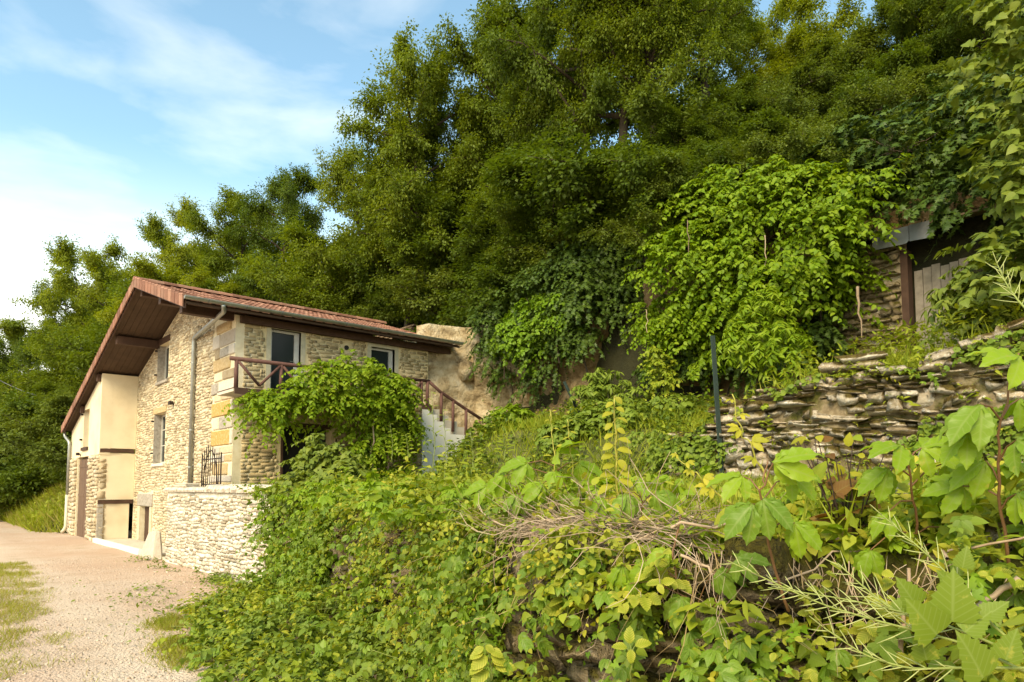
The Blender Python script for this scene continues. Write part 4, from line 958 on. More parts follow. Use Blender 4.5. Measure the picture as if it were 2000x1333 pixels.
ROUND = leaf_tmpl([0, .2, .55, .85, 1], [0.1, .42, .46, .28, 0], 0.15, 0.12)
SERR = leaf_tmpl([0, .06, .14, .22, .30, .38, .46, .54, .62, .70, .78, .86, .93, 1], [0, .12, .17, .26, .27, .33, .31, .34, .29, .29, .22, .19, .10, 0], 0.28, 0.35, 0.012)
LEAFLET = leaf_tmpl([0, .05, .12, .20, .28, .36, .44, .52, .60, .68, .76, .84, .92, 1], [0, .03, .07, .12, .15, .195, .20, .232, .215, .225, .172, .155, .07, 0], 0.34, 0.42, 0.014, wave=0.030)
LEAFLO = leaf_tmpl([0, .3, .65, 1], [0, .22, .25, 0], 0.3, 0.3)
PALM = merge([xf(LEAFLET, a, ti, sc=s) for a, ti, s in ((0, -.1, 1.0), (0.85, -.25, .95), (-0.9, -.2, .93), (1.75, -.35, .72), (-1.8, -.3, .74))])
PALM2 = merge([xf(LEAFLET, a, ti, sc=s) for a, ti, s in ((0.1, -.4, 1.0), (0.85, -.55, .92), (-0.75, -.6, .98), (1.6, -.7, .75), (-1.55, -.65, .72))])
PALM3 = merge([xf(LEAFLET, a, ti, sc=s) for a, ti, s in ((0, .1, 1.0), (0.85, 0, .9), (-0.8, .05, .95))])
PALMLO = merge([xf(LEAFLO, a, ti, sc=s) for a, ti, s in ((0, -.2, 1.0), (0.75, -.3, .95), (-0.75, -.3, .95), (1.5, -.4, .72), (-1.5, -.4, .72))])
TRIF = merge([xf(OVATE, a, ti, off=o_, sc=s) for a, ti, s, o_ in ((0, -.15, 1.0, (0, .1, 0)), (1.25, -.2, .85, (-.02, 0, 0)), (-1.25, -.2, .85, (.02, 0, 0)))])
_a = np.radians([-150, -115, -75, -50, -28, 0, 28, 50, 75, 115, 150]); _r = np.array([.30, .55, .34, .62, .42, .95, .42, .62, .34, .55, .30])
IVY = (np.concatenate([[(0, 0.1, 0.03)], np.stack([np.sin(_a)*_r, 0.1+np.cos(_a)*_r, -0.10*_r], 1)]), np.array([(0, i+1, i) for i in range(1, 11)]), np.concatenate([[(0.5, 0.2)], np.stack([0.5+np.sin(_a)*_r*.5, .2+np.cos(_a)*_r*.8], 1)]))
def unit(v): return v/np.maximum(np.linalg.norm(v, axis=-1, keepdims=True), 1e-9)
def rand_dirs(n): return unit(rng.normal(size=(n, 3)))
def leaf_geo(tm, pos, dirv, nrm, size):
    v, t, u = tm; n = len(pos); k = len(v)
    Y = unit(dirv); Z = unit(nrm-(nrm*Y).sum(1, keepdims=True)*Y); X = np.cross(Y, Z); s = np.asarray(size)[:, None, None]
    P = pos[:, None, :]+s*(v[None, :, 0:1]*X[:, None]+v[None, :, 1:2]*Y[:, None]+v[None, :, 2:3]*Z[:, None])
    Tt = (t[None]+(np.arange(n)*k)[:, None, None]).reshape(-1, 3)
    return P.reshape(-1, 3), Tt, np.tile(u, (n, 1))
def scatter_mesh(name, parts, mats):
    """parts: list of (template, pos, dir, normal, size, material index)"""
    Vs, Ts, Us, Ms, b = [], [], [], [], 0
    for tm, pos, d, nn, s, mi in parts:
        if len(pos) == 0: continue
        V, T, U = leaf_geo(tm, pos, d, nn, s); Vs.append(V); Ts.append(T+b); Us.append(U); Ms.append(np.full(len(T), mi, dtype=np.int32)); b += len(V)
    me = np_mesh(name, np.concatenate(Vs), tris=np.concatenate(Ts), mats=mats, uv=np.concatenate(Us))
    me.polygons.foreach_set('material_index', np.concatenate(Ms)); me.update()
    return me
UP = np.array([0, 0, 1.0])

# ---------------------------------------------------------------- trees
def make_tree(seed, H, R, base, nl, nleaf, lsize, leafmat, trunk_r=0.16, multi=1, spread=0.55, clump=0.42, droop=0.15, tm=KITE, name='tree'):
    r = np.random.default_rng(seed); wood = MB(); cl = []; sz = []; seg = []
    for m_ in range(multi):
        az = r.uniform(0, 6.28); lean = (0.12 if multi == 1 else 0.32)*H*r.uniform(0.4, 1)
        top = np.array([math.cos(az)*lean, math.sin(az)*lean, H*0.88*r.uniform(0.85, 1)])
        bend = r.normal(0, 0.04*H, 3)*np.array([1, 1, 0])
        tp = lambda t: top*t+bend*math.sin(math.pi*t)+np.array([0, 0, 0])
        tr = trunk_r/(multi**0.5)
        wood.tube([tp(t) for t in np.linspace(0, 1, 8)], [tr*(1-0.85*t) for t in np.linspace(0, 1, 8)], 6, cap=False)
        for k in range(8): cl.append(tp(.72+.29*k/7)+r.normal(0, .12, 3)); sz.append(clump*r.uniform(.8, 1.2))
        n_l = max(4, nl//multi)
        for i in range(n_l):
            h = base+(0.97-base)*((i+r.random())/n_l); p0 = tp(h/0.97); a = i*2.4+r.uniform(-.5, .5)
            prof = max(0.18, math.sin(math.pi*min(1, (h-base)/(1-base)*0.80+0.16))**0.8)
            ln = R*prof*r.uniform(0.65, 1.2); el = r.uniform(0.15, 0.9)*(0.6+0.6*h)
            d = np.array([math.cos(a)*math.cos(el), math.sin(a)*math.cos(el), math.sin(el)])
            pts = [p0+d*ln*t+np.array([0, 0, -droop*ln*t*t])+r.normal(0, 0.03*ln, 3)*t for t in np.linspace(0, 1, 5)]
            wood.tube(pts, [tr*0.42*(1-0.85*t)*(1-0.5*h)+0.008 for t in np.linspace(0, 1, 5)], 5, cap=False)
            for k in range(3): cl.append(pts[-1]*(1-.15*k)+pts[0]*.15*k+r.normal(0, .1, 3)); sz.append(clump*r.uniform(.8, 1.2))
            ns = int(5+ln*1.6)
            for j in range(ns):
                t = 0.28+0.72*(j+r.random())/ns; q = pts[0]*(1-t)+pts[-1]*t+np.array([0, 0, 0.0]); q = np.array([np.interp(t, np.linspace(0, 1, 5), [p[c] for p in pts]) for c in range(3)])
                dd = unit(d*0.6+r.normal(0, 0.6, 3)+np.array([0, 0, 0.12])); sl_ = spread*ln*0.62*r.uniform(0.5, 1.1)*(1.15-0.5*t)+0.25
                e = q+dd*sl_; wood.tube([q, q+dd*sl_*0.5+r.normal(0, 0.04, 3), e], [0.016, 0.011, 0.005], 4, cap=False)
                seg.append((q+dd*sl_*.25, e+dd*.12))
                for k in range(3):
                    tq = q+dd*sl_*(.35+.3*k); td = unit(dd*.5+r.normal(0, .7, 3)+np.array([0, 0, -.05])); seg.append((tq, tq+td*r.uniform(.35, .75)*(clump/.44)))
    for c_, z_ in zip(cl, sz):
        for k in range(3): seg.append((c_, c_+unit(r.normal(0, 1, 3))*z_*1.2))
    A = np.array([g_[0] for g_ in seg]); B = np.array([g_[1] for g_ in seg]); ln_ = np.linalg.norm(B-A, axis=1); wt_ = ln_*r.uniform(.35, 1.5, len(ln_))*(.75+.75*np.clip(A[:, 2]/H, 0, 1)**2)
    idx = r.choice(len(A), nleaf, p=wt_/wt_.sum()); tt_ = r.random((nleaf, 1))
    ax_ = unit(B-A)[idx]; sg_ = clump*.30
    off_ = r.normal(size=(nleaf, 3))*np.array([sg_, sg_, sg_*.55]); pos = A[idx]*(1-tt_)+B[idx]*tt_+off_-np.array([0, 0, .10])*tt_*tt_
    ctr = np.array([0, 0, H*0.5]); outw = unit(pos-ctr)
    dirv = unit(ax_*0.5+unit(off_)*.6+unit(r.normal(size=(nleaf, 3)))*0.5+np.array([0, 0, -0.40])); nrm = unit(UP*0.9+outw*0.3+unit(r.normal(size=(nleaf, 3)))*0.6)
    size = lsize*r.uniform(0.65, 1.3, nleaf)
    cm = scatter_mesh(name+'_crown', [(tm, pos, dirv, nrm, size, 0)], [leafmat])
    wm = np_mesh(name+'_trunk', wood.v, faces=wood.f, mats=[M['bark']], smooth=True)
    return dict(H=float(pos[:, 2].max()), R=R, crown=cm, wood=wm)
PT = {
 'tall': make_tree(1, 12.5, 3.6, 0.22, 26, 68000, 0.115, M['l_tree'], 0.20, clump=0.46),
 'high': make_tree(9, 12.5, 3.4, 0.46, 24, 60000, 0.11, M['l_tree'], 0.34, clump=0.46),
 'tall2': make_tree(2, 12.0, 3.4, 0.18, 26, 66000, 0.11, M['l_tree2'], 0.18, clump=0.44),
 'yellow': make_tree(3, 10.5, 3.2, 0.14, 24, 52000, 0.115, M['l_tree3'], 0.15, multi=2, clump=0.44),
 'round': make_tree(4, 8.0, 3.2, 0.08, 24, 52000, 0.112, M['l_tree'], 0.13, multi=3, clump=0.45),
 'droopy': make_tree(5, 7.5, 3.4, 0.10, 22, 52000, 0.108, M['l_tree2'], 0.13, multi=2, droop=0.5, clump=0.42),
 'shrub': make_tree(6, 4.2, 2.2, 0.02, 22, 30000, 0.10, M['l_shrub'], 0.06, multi=4, clump=0.34),
 'shrub2': make_tree(7, 4.0, 2.4, 0.02, 22, 30000, 0.115, M['l_tree2'], 0.06, multi=4, droop=0.35, clump=0.36),
}
def plant_tree(kind, x, y, z, hgt, wid, label, group, name='tree', rot=None):
    p = PT[kind]; t = thing(name, (x, y, z), label, 'shrub' if 'shrub' in kind else 'tree', group)
    sz_ = hgt/p['H']; sx = sz_*wid; rz_ = rot if rot is not None else random.uniform(0, 6.28)
    for nm, me in (('trunk', p['wood']), ('crown', p['crown'])):
        o = bpy.data.objects.new(nm, me); o.scale = (sx, sx, sz_); o.rotation_euler = (0, 0, rz_); COL.objects.link(o); o.parent = t
    return t
ORD = ['leftmost', 'second from the left', 'third from the left', 'fourth from the left', 'fifth from the left', 'sixth from the left', 'seventh from the left', 'eighth from the left', 'ninth from the left', 'tenth from the left', 'eleventh from the left', 'twelfth from the left', 'thirteenth from the left', 'fourteenth from the left', 'fifteenth from the left', 'sixteenth from the left', 'seventeenth from the left', 'eighteenth from the left', 'nineteenth from the left', 'twentieth from the left', 'twenty-first from the left', 'third from the right', 'second from the right', 'rightmost']
SKY = [(-40,640,62,'tall2'),(60,632,58,'tall'),(130,540,55,'tall2'),(200,470,50,'yellow'),(285,448,46,'yellow'),(365,425,44,'yellow'),(430,398,42,'yellow'),(515,365,38,'tall'),(605,330,36,'tall2'),(695,265,33,'yellow'),(790,225,30,'tall'),(880,100,28,'tall'),(945,60,27.5,'tall2'),(1000,15,26,'tall2'),(1055,-40,26,'tall'),(1100,-130,24,'tall2'),(1205,-200,21,'high'),(1285,-200,21,'high'),(1390,-110,24,'high'),(1465,-30,26,'yellow'),(1540,35,29,'yellow'),(1790,-30,21,'tall2'),(1850,-90,20,'round'),(1960,-150,18.5,'tall2')]
ORD2 = ORD[:len(SKY)-3]+ORD[-3:]
for i, (px, py, d, k) in enumerate(SKY):
    p = at(px, py, d); g = float(hill_z(np.array([p[0]]), np.array([p[1]]))[0])-0.25; h = p[2]-g
    if h < 6: g -= (6-h)*0.5; h = p[2]-g
    plant_tree(k, p[0], p[1], g, h, random.uniform(0.72, 0.86)*(12/max(h, 8))**0.35, 'broadleaf tree standing out on the wooded skyline, '+ORD2[i], 'trees along the skyline', 'skyline_tree')
ORD3 = ORD[:15]+ORD[-3:]
MID = [(10,760,52,'round'),(60,740,50,'droopy'),(120,690,47,'tall2'),(180,620,44,'round'),(240,560,40,'tall2'),(310,520,37,'round'),(390,500,35,'yellow'),(460,450,34,'droopy'),(540,420,32,'tall2'),(610,400,30,'round'),(680,390,29,'droopy'),(740,370,28,'tall2'),(800,330,27,'round'),(870,290,25,'droopy'),(940,270,24,'tall2'),(1010,260,22.5,'round'),(1075,300,21,'droopy'),(1130,330,20.5,'droopy')]
for i, (px, py, d, k) in enumerate(MID):
    p = at(px, py, d); g = float(hill_z(np.array([p[0]]), np.array([p[1]]))[0])-0.3
    if p[0] > -34 and p[1] < (16.6 if p[0] > -27 else 14.8):
        sft = ((16.6 if p[0] > -27 else 14.8)-p[1]); p = p+np.array([-0.3*sft, sft, 0]); g = float(hill_z(np.array([p[0]]), np.array([p[1]]))[0])-0.3
    h = max(p[2]-g, 4)
    plant_tree(k, p[0], p[1], g, h, 1.15, 'leafy tree in the second row on the slope, '+ORD3[i], 'trees in the second row on the slope', 'slope_tree')
# understorey on the slope above roof and cliff
n = 0
for i in range(58):
    if i < 16: x, y, k = random.uniform(-60, -36), random.uniform(9.5, 14), random.choice(['shrub', 'shrub2'])
    elif i < 38: x, y, k = random.uniform(-34, -19), random.uniform(15.6, 18.0), random.choice(['shrub2', 'shrub', 'shrub2'])
    else: x, y, k = random.uniform(-18.5, -10.5), random.uniform(15.4, 18.5), random.choice(['shrub2', 'shrub2', 'shrub'])
    g = float(hill_z(np.array([x]), np.array([y]))[0])-0.3
    plant_tree(k, x, y, g, random.uniform(2.6, 4.4), random.uniform(1.0, 1.4), 'shrub in the dark undergrowth beneath the hillside trees', 'undergrowth shrubs under the hillside trees', 'undergrowth_shrub')
# bushes on the right-hand slope above the creeper and the shed
RS = [(1330,330,17.5,'shrub'),(1420,250,18.5,'shrub2'),(1500,230,17.5,'shrub'),(1590,260,16.5,'shrub'),(1680,250,16.2,'shrub'),(1480,160,21,'shrub2'),(1580,140,20,'shrub'),(1680,120,19,'shrub2'),(1780,150,17.5,'shrub'),(1640,330,15.6,'shrub'),(1560,310,16.0,'shrub'),(1760,240,16,'shrub2'),(1850,220,15.5,'shrub2'),(1930,120,16,'shrub2'),(1745,75,21,'shrub2'),(1800,330,15.2,'shrub2'),(1880,340,14.5,'shrub2'),(1960,300,14,'shrub2'),(1400,190,21,'droopy'),(1340,240,20,'droopy'),(1640,95,22,'shrub'),(1510,70,25,'yellow'),(1900,20,19,'droopy'),(1280,300,19,'shrub2')]
for i, (px, py, d, k) in enumerate(RS):
    p = at(px, py, d); g = float(hill_z(np.array([p[0]]), np.array([p[1]]))[0])-0.3
    h = float(np.clip(p[2]-g, 2.4, 7)); g = p[2]-h
    plant_tree(k, p[0], p[1], g, h, 1.15, 'bushy shrub on the steep slope above the bright creeper and the shed', 'shrubs on the slope above the creeper', 'slope_shrub')
# left bank bushes
for i, (px, py, d, k) in enumerate([(20,800,42,'shrub2'),(70,790,41,'shrub'),(125,770,38,'shrub2'),(150,735,39,'round'),(-20,780,45,'shrub2'),(175,760,36.5,'shrub'),(45,770,46,'round'),(110,745,44,'droopy')]):
    p = at(px, py, d); g = float(hill_z(np.array([p[0]]), np.array([p[1]]))[0])-0.2
    plant_tree(k, p[0], p[1], g, max(2.2, p[2]-g), 1.2, 'dark bush above the grassy bank, '+['third from the left', 'fifth from the left', 'seventh from the left', 'second from the right', 'leftmost', 'rightmost', 'fourth from the left, standing behind', 'sixth from the left, standing behind'][i], 'bushes above the grassy bank', 'bank_bush')

# ---------------------------------------------------------------- ivy and climbers on the cliff
def lump_leaves(lumps, n, front=(0, -1, 0), depth=0.35, up=0.5):
    C = np.array([l[0] for l in lumps], float); Rr = np.array([l[1] for l in lumps], float)
    a = np.prod(Rr, axis=1)**(2/3); idx = rng.choice(len(C), int(n*1.7), p=a/a.sum())
    fr = np.array(front, float); d = rand_dirs(len(idx)); d = unit(d+fr*0.55+UP*0.25)
    rad = 1.0-depth*rng.random(len(idx))**1.6+rng.normal(0, 0.05, len(idx))
    P = C[idx]+Rr[idx]*d*rad[:, None]
    keep = np.ones(len(P), bool)
    for j in range(len(C)):
        q = (P-C[j])/Rr[j]; keep &= ~(((q**2).sum(1) < 0.55) & (idx != j))
    P, d = P[keep][:n], d[keep][:n]
    out_ = unit(d*0.7+fr*0.5); m_ = len(P)
    dirv = unit(out_*0.55+np.array([0, 0, -0.85])+rand_dirs(m_)*0.45); nrm = unit(out_*0.6+UP*up+rand_dirs(m_)*0.45)
    return P, dirv, nrm
def spray_leaves(lumps, n, front=(0, -1, 0), per=13, L=(.30, .65), up=0.7, hollow=-0.22, fill=0.30, seed=5, ls=1.0, droop=0.55):
    """sprays of leaves set along short arching twigs on the surface of uneven mounds"""
    C = np.array([l[0] for l in lumps], float); Rr = np.array([l[1] for l in lumps], float); fr = np.array(front, float)
    a = np.prod(Rr, axis=1)**(2/3); ns = int(n*(1-fill)/per)
    def roots(m_, deep):
        idx = rng.choice(len(C), m_*3, p=a/a.sum()); d = unit(rand_dirs(m_*3)+fr*0.5+UP*0.35)
        rad = (0.62 if deep else 0.88)+0.34*hash_noise((C[idx]+Rr[idx]*d)*1.35, seed)+rng.normal(0, 0.07, len(idx)); P = C[idx]+Rr[idx]*d*rad[:, None]
        keep = np.ones(len(P), bool)
        for j in range(len(C)):
            q = (P-C[j])/Rr[j]; keep &= ~(((q**2).sum(1) < (0.25 if deep else 0.5)) & (idx != j))
        keep &= (hash_noise(P*np.array([1.1, 1.1, 1.9]), seed+1) > hollow) | (np.full(len(P), deep))
        return P[keep][:m_], d[keep][:m_]
    P0, d0 = roots(ns, False); m_ = len(P0)
    ax = unit(d0*0.8+fr*0.35+UP*0.15+rand_dirs(m_)*0.55); ln = rng.uniform(L[0], L[1], m_)*ls
    t = np.linspace(0.15, 1, per)[None]; sg = np.where(np.arange(per) % 2, 1.0, -1.0)[None, :, None]
    pos = P0[:, None]+ax[:, None]*(ln[:, None]*t)[..., None]-UP*(droop*ln[:, None]*t*t)[..., None]
    tan = unit(ax[:, None]-UP*(2*droop*t)[..., None]+np.zeros_like(pos)); sd_ = unit(np.cross(tan, UP)+1e-6)
    dirv = unit(tan*0.45+sd_*sg*0.85-UP*0.35+rng.normal(0, .25, pos.shape)); nrm = unit(UP*up+ax[:, None]*0.45+rng.normal(0, .28, pos.shape))
    P1, d1 = roots(int(n*fill), True); k = len(P1)
    pos = np.concatenate([pos.reshape(-1, 3), P1]); dirv = np.concatenate([dirv.reshape(-1, 3), unit(d1*.4-UP*.7+rand_dirs(k)*.6)]); nrm = np.concatenate([nrm.reshape(-1, 3), unit(d1*.6+UP*.5+rand_dirs(k)*.5)])
    return pos, dirv, nrm
def stems(mb, pts_list, r0, r1, wob=0.04):
    for a, b in pts_list:
        a, b = np.array(a, float), np.array(b, float); k = 7
        mb.tube([a*(1-t)+b*t+rng.normal(0, wob, 3)*math.sin(math.pi*t) for t in np.linspace(0, 1, k)], [r0*(1-t)+r1*t for t in np.linspace(0, 1, k)], 5, cap=False)
def put_stems(parent, pts_list, r0, r1, wob, mat, name='stem'):
    for pr_ in pts_list:
        mb = MB(); stems(mb, [pr_], r0, r1, wob); put(name, np_mesh(name, mb.v, faces=mb.f, mats=[M[mat]], smooth=True), parent)
def cliff_pt(px, py, off=0.0):
    u = at(px, py, 1.0)-np.array([0, 0, EYE]); best = None
    G = CLIFF_GRID.reshape(-1, 3)-np.array([0, 0, EYE]); L_ = np.linalg.norm(G, axis=1); c = (G @ u)/(L_*np.linalg.norm(u)); i = int(np.argmax(c)); p = CLIFF_GRID.reshape(-1, 3)[i]
    return p - unit(u)*off
def climber(name, label, spots, n, tm, mats, size, cat='ivy', stem_mat='bark', spray=None, depth=0.35, up=0.5):
    lumps = [(cliff_pt(px, py, off), (rx, ry, rz)) for px, py, off, rx, ry, rz in spots]
    base = lumps[0][0].copy(); base[2] = min(l[0][2] for l in lumps)-0.6
    t = thing(name, tuple(float(q) for q in base), label, cat)
    P, d, nn = spray_leaves(lumps, n, front=(0.25, -1, 0), up=up, **(spray or {}))
    me = scatter_mesh('foliage', [(tm, P, d, nn, size*rng.uniform(0.65, 1.3, len(P)), 0)], mats)
    put('foliage', me, t)
    put_stems(t, [((l[0][0], l[0][1]+0.15, l[0][2]-1.0), (l[0][0]+rng.normal(0, .3), l[0][1]-0.05, l[0][2]+0.3)) for l in lumps], 0.03, 0.012, .04, stem_mat)
    return t
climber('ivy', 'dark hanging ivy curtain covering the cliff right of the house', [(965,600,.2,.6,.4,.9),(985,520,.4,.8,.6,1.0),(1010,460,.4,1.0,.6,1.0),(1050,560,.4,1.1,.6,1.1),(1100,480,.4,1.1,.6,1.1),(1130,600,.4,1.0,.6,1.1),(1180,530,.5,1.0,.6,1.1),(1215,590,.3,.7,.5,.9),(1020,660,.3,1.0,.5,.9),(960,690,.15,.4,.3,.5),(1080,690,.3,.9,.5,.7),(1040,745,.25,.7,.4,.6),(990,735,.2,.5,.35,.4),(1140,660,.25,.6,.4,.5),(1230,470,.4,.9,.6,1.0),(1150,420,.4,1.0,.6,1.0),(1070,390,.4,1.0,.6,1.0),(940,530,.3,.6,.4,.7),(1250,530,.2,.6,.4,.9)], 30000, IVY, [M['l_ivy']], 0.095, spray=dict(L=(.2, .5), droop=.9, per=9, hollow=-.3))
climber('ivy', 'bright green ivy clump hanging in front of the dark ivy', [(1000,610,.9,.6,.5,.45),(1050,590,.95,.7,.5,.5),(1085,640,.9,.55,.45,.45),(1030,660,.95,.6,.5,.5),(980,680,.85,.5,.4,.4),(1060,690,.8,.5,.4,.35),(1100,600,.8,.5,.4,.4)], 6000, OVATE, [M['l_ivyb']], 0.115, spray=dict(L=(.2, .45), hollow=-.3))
CRP = [(1480,340,.5,1.2,.7,.8),(1400,370,.6,1.0,.7,.8),(1340,440,.6,.8,.7,.8),(1450,430,.8,1.0,.7,.7),(1540,400,.7,.9,.7,.7),(1620,400,.7,1.1,.7,.7),(1655,440,.6,.7,.6,.7),(1300,530,.6,.6,.6,.8),(1380,520,.8,.9,.7,.8),(1460,520,.9,.9,.7,.7),(1560,500,.9,.9,.7,.7),(1625,510,.8,.75,.7,.7),(1295,610,.6,.5,.6,.6),(1350,610,.8,.8,.6,.7),(1430,600,.9,.8,.6,.6),(1520,590,.8,.8,.6,.6),(1600,580,.7,.8,.6,.6),(1655,590,.5,.5,.5,.5),(1300,670,.5,.6,.5,.5),(1380,680,.6,.7,.5,.5),(1440,660,.7,.7,.5,.5),(1440,310,.4,.9,.6,.6),(1560,340,.5,.9,.6,.6),(1510,640,.5,.6,.5,.5)]
climber('climbing_creeper', 'huge bright green creeper mounded over the cliff left of the shed', CRP, 38000, OVATE, [M['l_creeper']], 0.108, cat='creeper', up=0.8, spray=dict(L=(.35, .75), hollow=-.12, seed=8))
t_ = thing('ivy', (-6, 15, 4.5), 'dark ivy on the shaded bank above and beside the shed', 'ivy')
L_ = [((x, (15.0+0.25*abs(x+5)) if z != 7.45 and z != 7.4 and z != 7.3 else 14.75, z), (0.8, 0.5, 0.7)) for x, z in ((-6.4, 7.6), (-5.6, 8.0), (-4.7, 8.1), (-3.7, 8.0), (-2.8, 7.6), (-5.2, 9.0), (-4.0, 9.2), (-3.0, 9.0), (-2.2, 6.8), (-7.2, 5.6), (-6.7, 4.9), (-7.6, 4.7), (-2.0, 8.2), (-6.3, 8.9), (-1.2, 7.5), (-4.3, 7.45), (-3.6, 7.4), (-3.0, 7.3))]
P, d, nn = spray_leaves(L_, 15000, hollow=-.3); put('foliage', scatter_mesh('foliage', [(IVY, P, d, nn, 0.115*rng.uniform(.65, 1.3, len(P)), 0)], [M['l_ivy']]), t_)
climber('ivy', 'dark ivy along the foot of the cliff under the creeper', [(1290,720,.25,.6,.4,.4),(1350,715,.3,.6,.4,.45),(1410,720,.3,.6,.4,.4),(1470,715,.3,.6,.4,.4),(1540,690,.3,.7,.4,.5),(1600,670,.3,.6,.4,.5),(1650,660,.3,.5,.4,.5),(1240,700,.15,.3,.3,.4)], 7000, IVY, [M['l_ivy']], 0.095, spray=dict(L=(.2, .45), droop=.7, per=9, hollow=-.4))
# bare dangling stems
for i, (px, py, py2, d, lab) in enumerate([(1343, 430, 500, 16.2, 'pale bare stem dangling in the left part of the creeper'), (1494, 460, 530, 15.3, 'pale bare stem hanging in the middle of the creeper'), (1262, 605, 650, 17.2, 'pale bare stem hanging at the lower left edge of the creeper'), (1675, 560, 660, 14.1, 'bare twisted vine trunk beside the shed wall')]):
    a, b = at(px, py, d-0.9), at(px+(8 if i == 3 else 2), py2, d-0.9); mb = MB(); stems(mb, [(a, b)], 0.011 if i < 3 else 0.03, 0.008, 0.02); o = put('bare_stem', np_mesh('bare_stem', mb.v, faces=mb.f, mats=[M['twig']], smooth=True)); tag(o, lab, 'stem')

# creeper over the balcony
bv = thing('balcony_vine', (-17.0, 9.2, 1.8), 'leafy green vine mounded over the log balcony railing', 'vine')
BL = [((-16.9, 6.85, 3.75), (.5, .45, .35)), ((-16.8, 7.5, 4.0), (.6, .6, .4)), ((-16.8, 8.2, 4.58), (.7, .75, .5)), ((-16.8, 9.0, 4.72), (.7, .75, .55)), ((-16.8, 9.8, 4.62), (.7, .75, .5)), ((-16.9, 10.5, 4.35), (.7, .6, .5)), ((-16.9, 10.75, 4.15), (.6, .4, .45)), ((-16.7, 7.9, 3.95), (.6, .7, .4)), ((-16.6, 8.9, 3.85), (.7, .8, .55)), ((-16.6, 9.8, 3.8), (.7, .75, .5)), ((-16.7, 10.45, 3.7), (.6, .45, .5)), ((-16.8, 10.85, 3.55), (.4, .25, .4)), ((-16.8, 7.1, 3.65), (.5, .5, .35)), ((-16.7, 9.6, 3.2), (.5, .6, .5)), ((-16.7, 10.3, 3.0), (.45, .5, .6)), ((-16.8, 9.9, 2.4), (.35, .4, .6)), ((-16.8, 6.45, 3.75), (.35, .35, .3)), ((-16.9, 10.4, 2.2), (.35, .5, .5)), ((-16.8, 9.3, 2.6), (.3, .35, .5))]
P, d, nn = spray_leaves(BL, 19000, front=(0.75, -0.45, 0.1), L=(.25, .7), up=0.9, hollow=-.2, seed=15, droop=.65)
put('foliage', scatter_mesh('foliage', [(OVATE, P, d, nn, 0.105*rng.uniform(.6, 1.3, len(P)), 0)], [M['l_creeper']]), bv)
put_stems(bv, [((-16.9, 9.6, 1.7), (-16.7, 9.7, 3.4)), ((-16.85, 9.75, 1.7), (-16.9, 9.2, 4.0)), ((-16.6, 10.2, 1.8), (-16.6, 10.0, 3.6)), ((-16.5, 9.5, 2.1), (-16.3, 9.45, 3.7))], 0.04, 0.015, 0.08, 'twig')

# right-hand broad-leaved bush
lb = thing('leafy_bush', (-2.9, 11.4, 3.7), 'tall broad leaved bush at the right edge in front of the shed', 'bush')
LS = [((-2.45, 11.5, 5.2), (.7, .6, .6)), ((-2.3, 11.2, 5.9), (.8, .7, .8)), ((-2.55, 11.9, 4.7), (.6, .5, .5)), ((-2.2, 11.4, 6.8), (.7, .6, .7)), ((-2.35, 11.7, 7.7), (.7, .6, .7)), ((-2.0, 11.6, 8.6), (.8, .7, .8)), ((-2.3, 11.9, 9.3), (.55, .5, .6)), ((-1.6, 11.2, 7.4), (.8, .7, .9)), ((-1.5, 11.2, 5.6), (.9, .7, .9)), ((-1.2, 11.3, 9.0), (.8, .7, .8)), ((-2.3, 11.0, 4.6), (.7, .6, .5))]
P, d, nn = spray_leaves(LS, 7000, front=(0.3, -0.7, 0), per=9, L=(.25, .55), up=0.7, hollow=-.2, fill=.35, droop=.35)
put('foliage', scatter_mesh('foliage', [(HEART, P, d, nn, 0.135*rng.uniform(.5, 1.25, len(P)), 0)], [M['l_lilac']]), lb)
put_stems(lb, [((-2.3+0.1*i, 11.5, 3.6), (LS[k][0][0], LS[k][0][1]+.1, LS[k][0][2])) for i, k in enumerate((0, 1, 3, 5, 6, 7, 8, 4))], 0.03, 0.010, 0.06, 'twig')
# ---------------------------------------------------------------- grass, ground cover (uncountable: stuff)
BLADE = (np.array([(-.028, 0, 0), (.028, 0, 0), (-.022, .5, .06), (.022, .5, .06), (0, 1, .26)]), np.array([(0, 1, 3), (0, 3, 2), (2, 3, 4)]), np.array([(0, 0), (1, 0), (0, .5), (1, .5), (.5, 1)]))
def blades(P, size, lean=0.5):
    n = len(P); d = unit(np.concatenate([rng.normal(0, lean, (n, 2)), np.ones((n, 1))], 1)); nn = unit(rand_dirs(n)*np.array([1, 1, .3])); return (BLADE, P, d, nn, size)
def stuff(name, label, parts, mats, cat=None):
    o = put(name, scatter_mesh(name, parts, mats)); tag(o, label, cat, kind='stuff'); return o
def pick(x0, x1, y0, y1, n, dens):
    x = rng.uniform(x0, x1, n); y = rng.uniform(y0, y1, n); k = rng.random(n) < dens(x, y); return x[k], y[k]
def N2(x, y, f, seed): return fbm(np.stack([x, y], 1)*f, 3, seed)
# patchy grass on the gravel, left foreground
x, y = pick(-22, -5.5, -0.6, 2.6, 90000, lambda x, y: sstep(0.05, 0.55, 1.1*N2(x, y, 2.4, 31)+0.35*N2(x, y, .8, 32)+0.56*sstep(.35, -.45, y-(1.35+.085*(-8.3-x))))*sstep(.45, -.15, y-(1.35+.085*(-8.3-x))))
P = np.stack([x, y, np.full(len(x), -0.03)], 1); k = rng.random(len(x)) < 0.45
stuff('lane_grass', 'patchy yellowing grass on the gravel at the lower left', [(*blades(P[k], rng.uniform(.05, .13, k.sum()), .7), 0), (*blades(P[~k], rng.uniform(.05, .12, (~k).sum()), .8), 1)], [M['grass'], M['grass_dry']])
